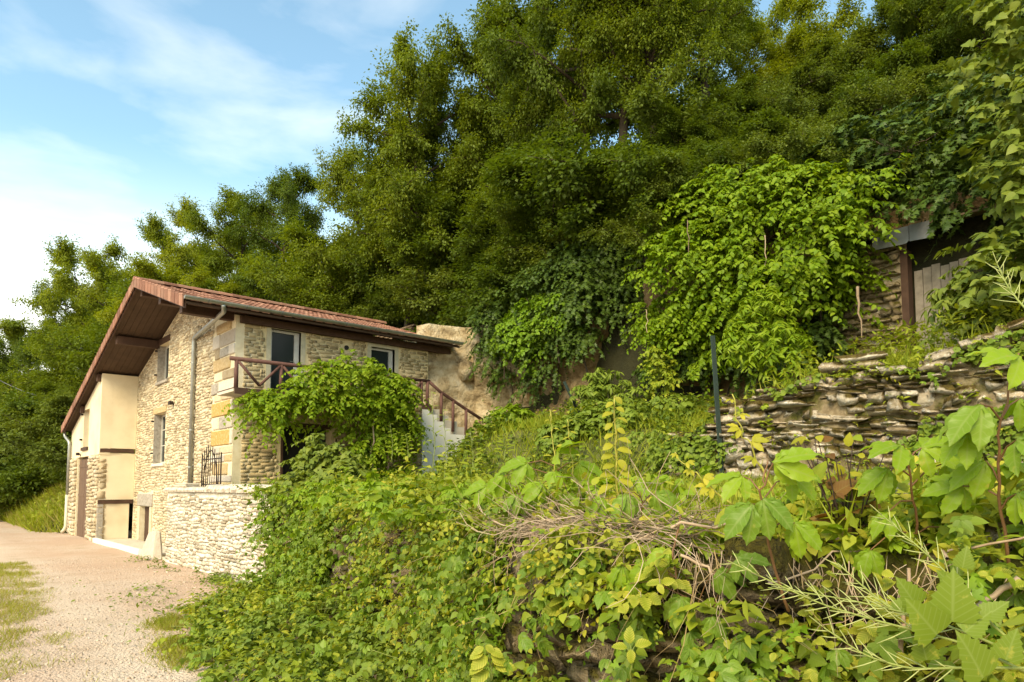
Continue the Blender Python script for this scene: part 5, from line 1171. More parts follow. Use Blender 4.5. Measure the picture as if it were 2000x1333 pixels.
# bank left of the house
x, y = pick(-66, -34.4, 4.5, 10.2, 42000, lambda x, y: 0.55+0.45*sstep(-.3, .3, N2(x, y, .5, 41)))
P = np.stack([x, y, hill_z(x, y)-0.05], 1); k = rng.random(len(x)) < 0.8
x2, y2 = pick(-62, -34.4, 4.6, 9.8, 9000, lambda x, y: sstep(-.05, .3, N2(x, y, .7, 43))); P2 = np.stack([x2, y2, hill_z(x2, y2)+rng.uniform(.05, .5, len(x2))], 1); n2 = len(P2)
stuff('bank_grass', 'long green grass and weeds covering the bank left of the house', [(*blades(P[k], rng.uniform(.35, .75, k.sum()), .6), 0), (*blades(P[~k], rng.uniform(.4, .8, (~k).sum()), .6), 1), (KITE, P2, unit(rand_dirs(n2)+UP*-.2), unit(UP+rand_dirs(n2)*.6), rng.uniform(.12, .26, n2), 2)], [M['grass'], M['grass_dry'], M['l_ground']])
# terrace turf and weeds
x, y = pick(-16.5, 1.5, 2.4, 9.9, 70000, lambda x, y: (y > path_y(np.clip(x, -20, 2.5))+0.15)*(0.35+0.65*sstep(-.3, .25, N2(x, y, .6, 51))))
P = np.stack([x, y, terrace_z(x, y)-0.02], 1); k = rng.random(len(x)) < 0.88
stuff('terrace_grass', 'bright meadow grass on the lower terrace behind the retaining wall', [(*blades(P[k], rng.uniform(.10, .30, k.sum()), .55), 0), (*blades(P[~k], rng.uniform(.1, .3, (~k).sum()), .6), 1)], [M['grass'], M['grass_dry']])
def low_plants(x, y, zf, hmax, n):
    z = zf(x, y); P = np.stack([x, y, z+hmax*rng.random(len(x))**0.8], 1); m_ = len(P)
    return P, unit(rand_dirs(m_)*np.array([1, 1, .5])+np.array([0, 0, -.15])), unit(UP+rand_dirs(m_)*.55)
x, y = pick(-15.6, -6.6, 9.6, 14.6, 24000, lambda x, y: 0.08+0.92*sstep(-.15, .35, N2(x, y, 1.0, 61)))
P, d, nn = low_plants(x, y, terrace_z, .10+.55*sstep(-.3, .5, N2(x, y, 1.5, 66)), 0); k = rng.random(len(P))
x3, y3 = pick(-16.6, 1.5, 9.9, 14.8, 22000, lambda x, y: 0.5+0.5*sstep(-.2, .3, N2(x, y, .8, 63))); P3 = np.stack([x3, y3, terrace_z(x3, y3)-0.02], 1)
stuff('mound_weeds', 'tangled weeds and ground ivy on the mound of the upper terrace', [(OVATE, P[k < .45], d[k < .45], nn[k < .45], rng.uniform(.06, .13, (k < .45).sum()), 0), (IVY, P[(k >= .45) & (k < .7)], d[(k >= .45) & (k < .7)], nn[(k >= .45) & (k < .7)], rng.uniform(.06, .11, ((k >= .45) & (k < .7)).sum()), 1), (PALMLO, P[k >= .7], d[k >= .7], nn[k >= .7], rng.uniform(.07, .12, (k >= .7).sum()), 2), (*blades(P3, rng.uniform(.15, .5, len(P3)), .5), 3)], [M['l_ground'], M['l_ivy'], M['l_bramble'], M['grass']])
x, y = pick(-6.6, 1.0, 10.3, 14.4, 13000, lambda x, y: sstep(-.15, .35, N2(x, y, 1.1, 65)))
P, d, nn = low_plants(x, y, terrace_z, 0.7, 0); k = rng.random(len(P)) < .6
stuff('upper_terrace_weeds', 'fine yellow green weeds growing above the upper dry stone wall', [(LANCE, P[k], unit(d[k]+UP*.5), nn[k], rng.uniform(.08, .16, k.sum()), 0), (OVATE, P[~k], d[~k], nn[~k], rng.uniform(.05, .10, (~k).sum()), 1)], [M['grass'], M['l_ground']])
SPEC = {  # template, material key, leaf size, leaves per shoot, shoot length, droop, up-lean
 'creeper': ('PALMLO', 'l_vcreeper_d', (.06, .115), 6, (.25, .6), .8, .1), 'creeper_b': ('PALMLO', 'l_vcreeper', (.06, .12), 6, (.2, .5), .5, .4),
 'nettle': ('SERR', 'l_varieg', (.045, .085), 11, (.18, .45), .15, .8), 'bramble': ('TRIF', 'l_bramble', (.05, .10), 7, (.3, .7), .7, .4),
 'bindweed': ('HEART', 'l_ground', (.04, .095), 9, (.2, .5), .4, .3), 'small': ('OVATE', 'l_ground', (.02, .05), 15, (.15, .38), .35, .5),
 'yellow': ('OVATE', 'l_yellow', (.025, .065), 11, (.15, .4), .5, .3), 'lance': ('LANCE', 'grass', (.06, .14), 8, (.15, .4), .2, 1.0), 'ivy': ('IVY', 'l_ivyb', (.03, .06), 10, (.2, .5), 1.0, -.3)}
TM2 = dict(PALMLO=PALMLO, SERR=SERR, TRIF=TRIF, HEART=HEART, OVATE=OVATE, LANCE=LANCE, IVY=IVY)
def undergrowth(name, label, P0, out_, kinds, scale=1.0):
    """P0 root points, out_ outward directions, kinds: array of species names, one shoot per root"""
    mats, parts = [], []; SV_, ST_, b_ = [], [], 0
    for kd in sorted(set(kinds)):
        tm, mk, (s0, s1), per, (l0, l1), dr, ul = SPEC[kd]; m = np.array([q == kd for q in kinds]); n = int(m.sum()); P = P0[m]; O = out_[m]
        if M[mk] not in mats: mats.append(M[mk])
        ax = unit(O*.8+UP*ul+rand_dirs(n)*.75); ln = rng.uniform(l0, l1, n)*scale; t = np.linspace(.12, 1, per)[None]; sg = np.where(np.arange(per) % 2, 1., -1.)[None, :, None]
        pos = P[:, None]+ax[:, None]*(ln[:, None]*t)[..., None]-UP*(dr*ln[:, None]*t*t)[..., None]; tan = unit(ax[:, None]-UP*(2*dr*t)[..., None]+np.zeros_like(pos)); sd_ = unit(np.cross(tan, UP)+1e-6)
        dv = unit(tan*.5+sd_*sg*.8-UP*.25+rng.normal(0, .35, pos.shape)); nn = unit(UP*.8+O[:, None]*.5+rng.normal(0, .4, pos.shape)); sz = (rng.uniform(s0, s1, n)[:, None]*(1.15-.55*t)*rng.uniform(.75, 1.2, (n, per))).ravel()*scale
        parts.append((TM2[tm], pos.reshape(-1, 3), dv.reshape(-1, 3), nn.reshape(-1, 3), sz, mats.index(M[mk])))
    return stuff(name, label, parts, mats)
def choose(n, x, table):
    """species by position: table of (name, weight array)"""
    W = np.stack([np.broadcast_to(w, (n,)) for _, w in table], 1); W = np.maximum(W, 1e-4); C = np.cumsum(W/W.sum(1, keepdims=True), 1); u = rng.random((n, 1)); return np.array([table[i][0] for i in (u > C).sum(1).clip(0, len(table)-1)])
# growth on the upper wall face
x = rng.uniform(-8, 0.5, 12000); z = rng.uniform(2.0, 4.0, 12000); k = (hash_noise(np.stack([x*.9, z*1.6], 1), 77)+.5*hash_noise(np.stack([x*2.9, z*3.6], 1), 78) > 0.08) & (z < upper_z(x)+0.1); x, z = x[k], z[k]
P = np.stack([x, 9.86+(z-2)*.08-rng.random(len(x))*.10, z], 1); d = unit(np.array([0, -.4, -.7])+rand_dirs(len(x))*.6); nn = unit(np.array([0, -.8, .5])+rand_dirs(len(x))*.5)
x4 = rng.uniform(-7.4, .5, 420); z4 = np.where(rng.random(420) < .45, upper_z(x4)+rng.uniform(-.1, .1, 420), rng.uniform(2.0, 3.6, 420)); k4 = (N2(x4, z4, 1.3, 141) > -.02) & (z4 < upper_z(x4)+.12); x4, z4 = x4[k4], z4[k4]
undergrowth('wall_shoots', 'trailing weeds sprouting from the face and top of the upper dry stone wall', np.stack([x4, 9.88+(z4-2)*.08, z4], 1), np.tile(np.array([[.1, -.8, .2]]), (len(x4), 1)), choose(len(x4), None, [('small', .8), ('lance', .7), ('bindweed', .3), ('yellow', .25), ('creeper', .2)]), 1.0)
stuff('wall_plants', 'small green plants and moss sprouting between stones of the upper wall', [(ROUND, P, d, nn, rng.uniform(.04, .10, len(P)), 0)], [M['l_bramble']])

# apron of brambles and bindweed at the foot of the retaining wall
def apron_h(x, y):
    py = path_y(np.clip(x, -20, 2.5)); d = py-y
    lim = np.interp(x, [-12.9, -12.2, -11.0, -9.3, -7.35, -5, -2], [0.2, 0.6, 2.1, 2.35, 2.1, 2.2, 1.5])
    f = np.clip(1-d/lim, 0, 1); return (0.10+0.68*f**1.1)*sstep(0, 0.16, 1-d/lim)*(0.80+0.55*N2(x, y, 1.3, 71)+0.40*N2(x, y, 4.2, 72))
def apron_pts(n):
    x = rng.uniform(-12.8, -2.2, n); py = path_y(x); y = py-rng.random(n)*2.5
    h = apron_h(x, y); k = h > 0.04; x, y, h = x[k], y[k], h[k]
    z = h*(0.25+0.80*rng.random(len(x))**0.6); P = np.stack([x, y, z], 1)
    e = 0.12; gx = (apron_h(x+e, y)-apron_h(x-e, y))/(2*e); gy = (apron_h(x, y+e)-apron_h(x, y-e))/(2*e)
    nrm = unit(np.stack([-gx, -gy, np.ones(len(x))], 1)+rand_dirs(len(x))*.45); d = unit(np.stack([-gx*.6, -gy*.6-.3, np.full(len(x), -.25)], 1)+rand_dirs(len(x))*1.1*np.array([1, 1, .6]))
    return P, d, nrm
P, d, nn = apron_pts(2500); P[:, 2] *= .82; n = len(P); c1, c2 = N2(P[:, 0], P[:, 1], .9, 81), N2(P[:, 0], P[:, 1], 1.6, 82)
undergrowth('foot_brambles', 'dense brambles, bindweed and creeper sprawling at the foot of the retaining wall', P, nn, choose(n, None, [('bramble', np.clip(.9-2*c1, .1, 2)), ('bindweed', np.clip(.6+2*c1, .1, 2)), ('creeper', np.clip(.3+1.5*c2, .05, 1)), ('small', .25), ('yellow', np.clip(c2-.05, .02, 1)), ('nettle', np.clip(-c2-.1, .02, 1)), ('lance', .12)]), 1.22)
mb = MB()
for i in range(260):
    x = random.uniform(-12.6, -2.5); y = float(path_y(x))-random.uniform(.1, 2.2); h = float(apron_h(np.array([x]), np.array([y]))[0])
    if h < .12: continue
    a = random.uniform(0, 6.28); l = random.uniform(.2, .6); mb.tube([(x, y, 0), (x+.3*l*math.cos(a), y+.3*l*math.sin(a), h*.8), (x+l*math.cos(a), y+l*math.sin(a), h*.9)], [.006, .005, .003], 4, cap=False)
o = put('bramble_canes', np_mesh('bramble_canes', mb.v, faces=mb.f, mats=[M['stem_green']])); tag(o, 'thin canes inside the brambles at the wall foot', kind='stuff')
# margin grass between brambles and gravel, and weeds in the gravel
x = rng.uniform(-12.6, -5, 15000); lim = np.interp(x, [-13.2, -12.4, -11.1, -9.3, -7.35, -5], [0.3, 0.7, 2.3, 2.45, 2.2, 2.2]); y = path_y(x)-lim-rng.normal(-.16, .16, len(x)); k = rng.random(len(x)) < sstep(-.15, .45, N2(x, y, 1.7, 91)); x, y = x[k], y[k]
P = np.stack([x, y, np.full(len(x), -.03)], 1); k = rng.random(len(x)) < .5
stuff('verge_grass', 'straggling grass along the edge between gravel and brambles', [(*blades(P[k], rng.uniform(.06, .18, k.sum()), .8), 0), (*blades(P[~k], rng.uniform(.06, .16, (~k).sum()), .8), 1)], [M['grass'], M['grass_dry']])
x = np.concatenate([rng.uniform(-20.6, -12.2, 5200), rng.uniform(-16, -9, 2600)]); y = np.concatenate([5.28-np.abs(rng.normal(0, .30, 5200)), 4.6-np.abs(rng.normal(0, .9, 2600))]); k = N2(x, y, 1.9, 93) > np.interp(x, [-20, -14, -12], [.30, .22, .0]); x, y = x[k], y[k]
P = np.stack([x, y, rng.random(len(x))**2*.14], 1); m_ = len(P)
stuff('gravel_weeds', 'small creeping weeds on the gravel below the white garden wall', [(OVATE, P, unit(rand_dirs(m_)*np.array([1, 1, .3])), unit(UP+rand_dirs(m_)*.4), rng.uniform(.03, .085, m_), 0)], [M['l_bramble']])

# growth on the face and top of the retaining wall
def face_pts(n, x0, x1, zlo, zhi, off0, off1):
    x = rng.uniform(x0, x1, n); z = zlo+(zhi-zlo)*rng.random(n); nx, ny = path_n(x); o_ = rng.uniform(off0, off1, n)
    P = np.stack([x+nx*o_, path_y(x)+ny*o_, z], 1); nr = np.stack([nx, ny, np.zeros(n)], 1)
    return P, nr
dens = lambda P, f, sd: hash_noise(np.stack([P[:, 0]*f, P[:, 2]*f*1.2], 1), sd)
P, nr = face_pts(2100, -12.25, -3.6, 0.55, 1.98, .06, .34); q = dens(P, 1.4, 101)+.45*dens(P, 3.7, 102); keep = q > -.42+.60*sstep(-9.0, -6.5, P[:, 0])-.5*sstep(1.55, 1.8, P[:, 2]); P, nr = P[keep], nr[keep]; n = len(P); c1 = dens(P, 1.1, 105); fx = sstep(-9.5, -6.5, P[:, 0])
undergrowth('wall_creeper', 'creeper, nettles and weeds hanging over the overgrown retaining wall', P, nr, choose(n, None, [('creeper', 1.1-.7*fx), ('creeper_b', .35*(1-fx)+.1), ('bindweed', .4+.4*np.clip(c1, 0, 1)), ('nettle', .1+.5*fx), ('yellow', .12+.45*fx), ('small', .3+.4*fx), ('lance', .25), ('bramble', .25), ('ivy', .12)]), 1.15)
P, nr = face_pts(3400, -4.7, -.2, 0.75, 1.74, .10, .30); q = dens(P, 2.0, 111)+.5*dens(P, 5.2, 112); keep = q > np.interp(P[:, 0], [-4.7, -3.0, -2.3, -1.7, -1.2, -.2], [-.50, -.48, -.40, -.12, -.18, -.5]); P, nr = P[keep], nr[keep]; n = len(P); c1 = dens(P, 2.3, 115)
undergrowth('wall_weeds', 'nettles, ivy and yellowing weeds rooted in the near face of the retaining wall', P, nr, choose(n, None, [('nettle', np.clip(.45+c1, .05, 2)), ('yellow', .35), ('small', .6), ('ivy', np.clip(.35-c1, .05, 1)), ('creeper', .3), ('bindweed', .3), ('lance', .2), ('bramble', .15)]), .8)
x = rng.uniform(-4.6, .3, 12000); t_ = np.abs(rng.normal(.05, .75, len(x)))-.12; nx, ny = path_n(x); h = .06+.26*sstep(-.35, .4, N2(x, t_, 1.6, 131))
keep = rng.random(len(x)) < np.where((t_ < .15) & (x > -2.9) & (x < -1.5), .35, .95); x, t_, nx, ny, h = x[keep], t_[keep], nx[keep], ny[keep], h[keep]
P = np.stack([x-nx*t_, path_y(x)-ny*t_, path_z(x)-.02+h*rng.random(len(x))], 1); m_ = len(P); d = unit(rand_dirs(m_)*np.array([1, 1, .5])+np.array([.1, -.3, -.1])); nn = unit(UP+np.array([-.1, -.4, 0])+rand_dirs(m_)*.5); r_ = rng.random(m_)+.4*N2(P[:, 0], P[:, 1], 1.4, 132)
K = [r_ < .18, (r_ >= .18) & (r_ < .45), (r_ >= .45) & (r_ < .72), (r_ >= .72) & (r_ < .85), r_ >= .85]
stuff('wall_top_weeds', 'sunlit tangle of young weeds and creeper behind the edge of the near wall', [(PALMLO, P[K[0]], d[K[0]], nn[K[0]], rng.uniform(.05, .10, K[0].sum()), 0), (OVATE, P[K[1]], d[K[1]], nn[K[1]], rng.uniform(.03, .075, K[1].sum()), 1), (LANCE, P[K[2]], unit(d[K[2]]+UP*.6), nn[K[2]], rng.uniform(.05, .12, K[2].sum()), 2), (SERR, P[K[3]], d[K[3]], nn[K[3]], rng.uniform(.03, .07, K[3].sum()), 3), (*blades(P[K[4]]*np.array([1, 1, 0])+np.array([0, 0, 1.70]), rng.uniform(.10, .30, K[4].sum()), .5), 2)], [M['l_vcreeper'], M['l_ground'], M['grass'], M['l_yellow']])
# top of the wall: leaves and shoots
x = rng.uniform(-12.2, -3.6, 1500); t_ = rng.normal(.18, .42, len(x)); nx, ny = path_n(x); P = np.stack([x-nx*t_, path_y(x)-ny*t_, path_z(x)-.04+.22*rng.random(len(x))*sstep(-.3, .4, N2(x, t_, 1.3, 121))], 1); n = len(P)
undergrowth('wall_top_plants', 'sunlit creeper leaves and grass spilling over the top of the retaining wall', P, np.tile(np.array([[.05, -.35, .75]]), (n, 1)), choose(n, None, [('creeper_b', .9), ('bindweed', .45), ('lance', .5), ('small', .35), ('yellow', .2), ('nettle', .15)]))
# dead stems, straw and twigs
def strands(n, x0, x1, f, r, seglen, mat, name, label, nseg=5, tn=3):
    mb = MB()
    for i in range(n):
        x = random.uniform(x0, x1); p, d = f(x); L_ = random.uniform(*seglen); pts = [np.array(p)]; dd = np.array(d, float)
        for k in range(nseg):
            dd = dd/np.linalg.norm(dd)+rng.normal(0, .28, 3); dd /= np.linalg.norm(dd); pts.append(pts[-1]+dd*L_/nseg)
        rr = r*random.uniform(.5, 1.5); mb.tube(pts, [rr*(1-.5*k/nseg) for k in range(nseg+1)], tn, cap=False)
    o = put(name, np_mesh(name, mb.v, faces=mb.f, mats=[M[mat]])); tag(o, label, kind='stuff'); return o
def f_top(x):
    nx, ny = path_n(x); t = random.gauss(.0, .13); return (x-nx*t, path_y(x)-ny*t, path_z(x)+abs(random.gauss(0, .035))), (random.gauss(0, 1), random.gauss(0, 1), random.gauss(0, .15))
def f_hang(x):
    nx, ny = path_n(x); t = random.uniform(.05, .3); return (x+nx*t, path_y(x)+ny*t, path_z(x)-random.uniform(0, .12)), (nx*.25+random.gauss(0, .25), ny*.25, -1)
def f_out(x):
    nx, ny = path_n(x); t = random.uniform(-.1, .12); return (x+nx*t, path_y(x)+ny*t, path_z(x)+random.uniform(-.02, .06)), (nx*.7+random.gauss(0, .5), ny*.7+random.gauss(0, .2), -.35)
strands(900, -2.8, -1.5, f_top, .0021, (.12, .45), 'twig', 'twig_litter', 'tangle of dry twigs and roots along the top of the near wall')
strands(600, -4.4, -2.9, f_out, .0014, (.12, .40), 'straw', 'dead_grass', 'mat of dead straw coloured grass hanging over the wall edge')
strands(300, -9.5, -.4, f_hang, .0017, (.2, .7), 'straw', 'dead_stems', 'dry stems and roots hanging down the face of the retaining wall')
strands(260, -3.0, -.5, f_hang, .0014, (.12, .4), 'twig', 'dry_roots', 'thin brown roots on the stones of the near wall')
for i, (a, b, r, lab) in enumerate([((1310,1032,2.55),(1470,1025,2.5),.010,'knobbly dead branch lying across the top of the near wall'), ((1330,1085,2.5),(1425,1128,2.4),.011,'dead branch sloping over the edge of the twig heap'), ((1500,1140,2.25),(1700,1060,2.3),.007,'thin dry branch crossing the stones under the red stemmed plant'), ((1840,1080,2.0),(2040,1030,1.95),.008,'thin dry branch at the right on top of the near wall'), ((1760,1290,1.95),(1775,1110,2.05),.014,'upright dead bramble stem against the near wall'), ((1990,1130,1.9),(1900,1190,1.9),.016,'brown woody root at the right edge'), ((1850,1092,1.9),(1835,1075,2.1),.009,'short broken pale stick near the right edge'), ((1140,1120,3.0),(1215,1060,2.9),.007,'thin dead stick leaning in the weeds below the straw'), ((1185,1210,2.75),(1190,1040,2.8),.009,'upright dry stem in the middle of the weedy wall')]):
    mb = MB(); stems(mb, [(at(*a), at(*b))], r*.6, r*.4, .045*float(np.linalg.norm(at(*a)-at(*b)))); o = put('dead_branch', np_mesh('dead_branch', mb.v, faces=mb.f, mats=[M['twig']], smooth=True)); tag(o, lab, 'branch', 'dead branches on the near wall')
# pebbles
x = rng.uniform(-22, -5.2, 9000); y = rng.uniform(-.8, 5.2, 9000); k = rng.random(len(x)) < np.clip(9/np.abs(x), .25, 1); x, y = x[k], y[k]; n = len(x)
OCT = (np.array([(.5, 0, 0), (-.5, 0, 0), (0, .5, 0), (0, -.5, 0), (0, 0, .32), (0, 0, -.3)]), np.array([(0, 2, 4), (2, 1, 4), (1, 3, 4), (3, 0, 4), (2, 0, 5), (1, 2, 5), (3, 1, 5), (0, 3, 5)]), np.zeros((6, 2)))
P = np.stack([x, y, .035*fbm(np.stack([x, y], 1)*.6, 3, 3)-.016], 1); s = rng.gamma(3.0, .0062, n)+.010
stuff('pebbles', 'loose pale pebbles scattered over the gravel', [(OCT, P, unit(rand_dirs(n)*np.array([1, 1, .2])), unit(UP+rand_dirs(n)*.3), s, 0)], [M['pebble']])

# ---------------------------------------------------------------- single plants with their own leaves
_lm = {}
TMS = dict(PALM=PALM, PALM2=PALM2, PALM3=PALM3, SERR=SERR, HEART=HEART, OVATE=OVATE, LANCE=LANCE)
MUST = leaf_tmpl([0, .04, .10, .16, .24, .30, .40, .46, .56, .62, .72, .78, .90, 1], [.22, .40, .36, .46, .38, .44, .32, .36, .25, .28, .16, .18, .05, 0], 0.16, 0.10, 0.0); TMS['MUST'] = MUST
def leaf_obj(parent, tm, mat, pos, dirv, nrm, size, name='leaf'):
    key = (tm, mat)
    if key not in _lm:
        v, t, u = TMS[tm]; _lm[key] = np_mesh('leaf', v, tris=t, mats=[M[mat]], uv=u, smooth=True)
    Yv = Vector(dirv).normalized(); Zv = Vector(nrm); Zv = (Zv-Yv*Zv.dot(Yv)); Zv = Zv.normalized() if Zv.length > 1e-5 else Yv.orthogonal().normalized(); Xv = Yv.cross(Zv)
    o = bpy.data.objects.new(name, _lm[key]); o.matrix_basis = Matrix(((Xv.x, Yv.x, Zv.x, pos[0]), (Xv.y, Yv.y, Zv.y, pos[1]), (Xv.z, Yv.z, Zv.z, pos[2]), (0, 0, 0, 1))) @ Matrix.Scale(float(size), 4)
    link(o, parent); return o
CAMP = np.array([0, 0, EYE])
def shoot(name, label, path, leaves, stem='stem_green', r=.004, cat='plant', group=None):
    """path: (px,py,d) of the stem; leaves: (px,py,d, template, material, size, droop, turn)"""
    P = [at(*q) for q in path]; t = thing(name, tuple(float(c) for c in P[0]), label, cat, group)
    mb = MB(); pts = []
    for i in range(len(P)-1):
        for k in range(5): s = k/5; pts.append(P[i]*(1-s)+P[i+1]*s+rng.normal(0, .004, 3))
    pts.append(P[-1]); n = len(pts); mb.tube(pts, [r*(1-.6*i/n) for i in range(n)], 6)
    A = np.array(pts)
    for px, py, d, tm, mat, size, droop, turn in leaves:
        h = at(px, py, d); j = int(np.argmin(np.linalg.norm(A-(h-np.array([0, 0, size*.5])), axis=1))); b = A[j]
        m_ = (b+h)/2+np.array([0, 0, .15*np.linalg.norm(h-b)]); mb.tube([b, m_, h], [r*.55, r*.45, r*.35], 5, cap=False)
        toc = unit((CAMP-h)*np.array([1, 1, .3])); side = np.array([R2[0], R2[1], 0])
        out_ = unit(h-b+1e-4); dv = unit(out_*.5+side*math.sin(turn)+UP*(math.cos(turn)*.6)*(1-droop)-UP*droop+toc*.25); nn = unit(UP*.75+toc*.7+rng.normal(0, .15, 3))
        leaf_obj(t, tm, mat, h, dv, nn, size)
    put('stem', np_mesh('stem', mb.v, faces=mb.f, mats=[M[stem]], smooth=True), t)
    return t
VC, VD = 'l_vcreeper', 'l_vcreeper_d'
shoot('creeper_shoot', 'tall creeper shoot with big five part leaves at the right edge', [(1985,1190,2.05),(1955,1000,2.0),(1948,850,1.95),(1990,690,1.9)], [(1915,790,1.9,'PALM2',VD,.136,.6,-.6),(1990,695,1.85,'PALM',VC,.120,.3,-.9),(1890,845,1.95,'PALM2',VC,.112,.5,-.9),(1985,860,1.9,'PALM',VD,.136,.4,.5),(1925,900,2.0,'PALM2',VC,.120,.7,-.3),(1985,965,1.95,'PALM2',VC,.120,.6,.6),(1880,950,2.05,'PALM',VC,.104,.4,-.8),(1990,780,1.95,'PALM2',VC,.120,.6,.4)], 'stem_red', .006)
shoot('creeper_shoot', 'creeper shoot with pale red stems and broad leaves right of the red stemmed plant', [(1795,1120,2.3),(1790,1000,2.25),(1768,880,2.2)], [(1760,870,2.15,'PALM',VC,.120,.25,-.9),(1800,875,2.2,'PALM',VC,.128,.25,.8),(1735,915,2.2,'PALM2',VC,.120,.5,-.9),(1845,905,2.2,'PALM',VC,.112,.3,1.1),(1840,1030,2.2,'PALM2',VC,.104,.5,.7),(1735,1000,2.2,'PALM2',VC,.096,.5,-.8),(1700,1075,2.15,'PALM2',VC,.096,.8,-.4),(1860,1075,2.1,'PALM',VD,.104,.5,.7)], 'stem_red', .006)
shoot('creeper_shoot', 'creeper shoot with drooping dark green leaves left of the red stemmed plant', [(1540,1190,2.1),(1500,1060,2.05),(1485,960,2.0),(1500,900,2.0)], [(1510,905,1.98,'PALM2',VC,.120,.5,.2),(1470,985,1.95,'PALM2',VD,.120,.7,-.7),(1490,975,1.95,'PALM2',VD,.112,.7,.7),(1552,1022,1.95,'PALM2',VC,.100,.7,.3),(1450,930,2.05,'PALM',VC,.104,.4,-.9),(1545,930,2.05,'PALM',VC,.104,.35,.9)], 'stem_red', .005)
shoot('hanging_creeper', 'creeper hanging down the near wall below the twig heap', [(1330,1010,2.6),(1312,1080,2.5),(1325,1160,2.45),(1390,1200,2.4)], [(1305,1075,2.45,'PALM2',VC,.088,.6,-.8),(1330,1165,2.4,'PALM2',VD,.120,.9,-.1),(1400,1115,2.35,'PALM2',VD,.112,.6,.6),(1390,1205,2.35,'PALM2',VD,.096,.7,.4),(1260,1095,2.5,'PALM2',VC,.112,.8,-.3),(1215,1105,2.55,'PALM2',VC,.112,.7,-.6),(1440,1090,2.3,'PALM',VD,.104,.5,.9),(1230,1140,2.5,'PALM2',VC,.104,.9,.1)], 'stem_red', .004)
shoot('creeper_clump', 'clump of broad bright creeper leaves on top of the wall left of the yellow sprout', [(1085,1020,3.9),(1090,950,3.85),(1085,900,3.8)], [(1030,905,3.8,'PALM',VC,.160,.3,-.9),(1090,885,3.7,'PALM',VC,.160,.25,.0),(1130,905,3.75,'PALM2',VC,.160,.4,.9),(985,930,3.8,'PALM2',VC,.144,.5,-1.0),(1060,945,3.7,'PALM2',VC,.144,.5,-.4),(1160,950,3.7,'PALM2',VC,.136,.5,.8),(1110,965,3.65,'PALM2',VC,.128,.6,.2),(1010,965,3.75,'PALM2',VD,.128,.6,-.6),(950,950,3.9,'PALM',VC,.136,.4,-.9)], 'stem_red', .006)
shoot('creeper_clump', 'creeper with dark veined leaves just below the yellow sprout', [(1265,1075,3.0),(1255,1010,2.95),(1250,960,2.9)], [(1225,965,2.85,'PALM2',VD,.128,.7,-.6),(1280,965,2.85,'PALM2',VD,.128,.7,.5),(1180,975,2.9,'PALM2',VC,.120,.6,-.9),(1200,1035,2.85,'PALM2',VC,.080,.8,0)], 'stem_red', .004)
def sprout(label, path, n, size, tm, mat, stem='stem_yellow', r=.004, droop=.5, cat='plant', top_small=True, name='sprout'):
    lv = []; P = np.array(path, float)
    for i in range(n):
        t = .18+.82*(i+.5)/n; s = t*(len(P)-1); j = min(int(s), len(P)-2); q = P[j]*(1-(s-j))+P[j+1]*(s-j); sg = 1 if i % 2 else -1
        z = size*(1.1-.65*t if top_small else 1)*random.uniform(.8, 1.2); off = sg*random.uniform(.2, .6)*z*FOC/q[2]*.5
        lv.append((q[0]+off, q[1]-4, q[2]-.02, tm, mat, z, droop*random.uniform(.6, 1.3), sg*random.uniform(.7, 1.4)))
    return shoot(name, label, path, lv, stem, r, cat)
sprout('yellow sprout with curled leaves standing tallest on the wall top', [(1207,1020,3.2),(1203,900,3.2),(1200,775,3.2)], 20, .085, 'SERR', 'l_yellow', droop=.8, r=.006)
sprout('thin yellow tendril curving up to the left beside the leaning fence post', [(1512,965,2.3),(1470,880,2.3),(1445,830,2.3),(1430,770,2.3)], 5, .055, 'PALM3', 'l_yellow', r=.004)
sprout('thin yellow tendril arching left above the terrace grass', [(1430,990,2.4),(1380,945,2.4),(1345,915,2.4),(1318,884,2.4)], 5, .05, 'PALM3', 'l_yellow', r=.004)
sprout('slender yellow green sprout left of the tallest yellow sprout', [(1085,930,3.7),(1080,860,3.7),(1074,800,3.7)], 6, .06, 'LANCE', 'l_yellow', r=.004)
sprout('short yellow green sprout between two taller sprouts on the wall', [(1118,930,3.7),(1113,860,3.7),(1108,820,3.7)], 6, .05, 'LANCE', 'l_yellow', r=.004)
for i, (px, y0, y1, d) in enumerate([(765,905,830,8.5),(846,960,765,7.0),(868,950,800,7.0),(922,930,845,6.2),(985,900,850,5.5),(795,905,850,7.8)]):
    sprout(['slender weed stalk at the left end of the row on the wall top', 'tallest of the slender weed stalks in front of the white stair wall', 'second slender weed stalk in front of the white stair wall', 'slender weed stalk below the end of the stair railing', 'slender weed stalk left of the bright creeper clump', 'short weed stalk beside the tall one by the white stair wall'][i], [(px, y0, d), (px+2, (y0+y1)/2, d), (px-3, y1, d)], 12, .085, 'LANCE', 'grass', 'stem_green', .005, .2, name='weed_stalk')
sprout('yellow nettle climbing in the middle of the weedy wall face', [(1112,1230,2.9),(1108,1140,2.85),(1106,1055,2.85)], 16, .085, 'SERR', 'l_varieg', 'stem_green', .004, .7)
sprout('pale nettle left of the yellow nettle on the wall face', [(1035,1190,3.1),(1040,1110,3.1),(1038,1050,3.1)], 14, .08, 'SERR', 'l_varieg', 'stem_green', .004, .7)
sprout('yellow nettle low on the wall face at the bottom centre', [(960,1333,3.0),(958,1290,3.0),(945,1262,3.0)], 10, .10, 'SERR', 'l_varieg', 'stem_green', .004, .7)
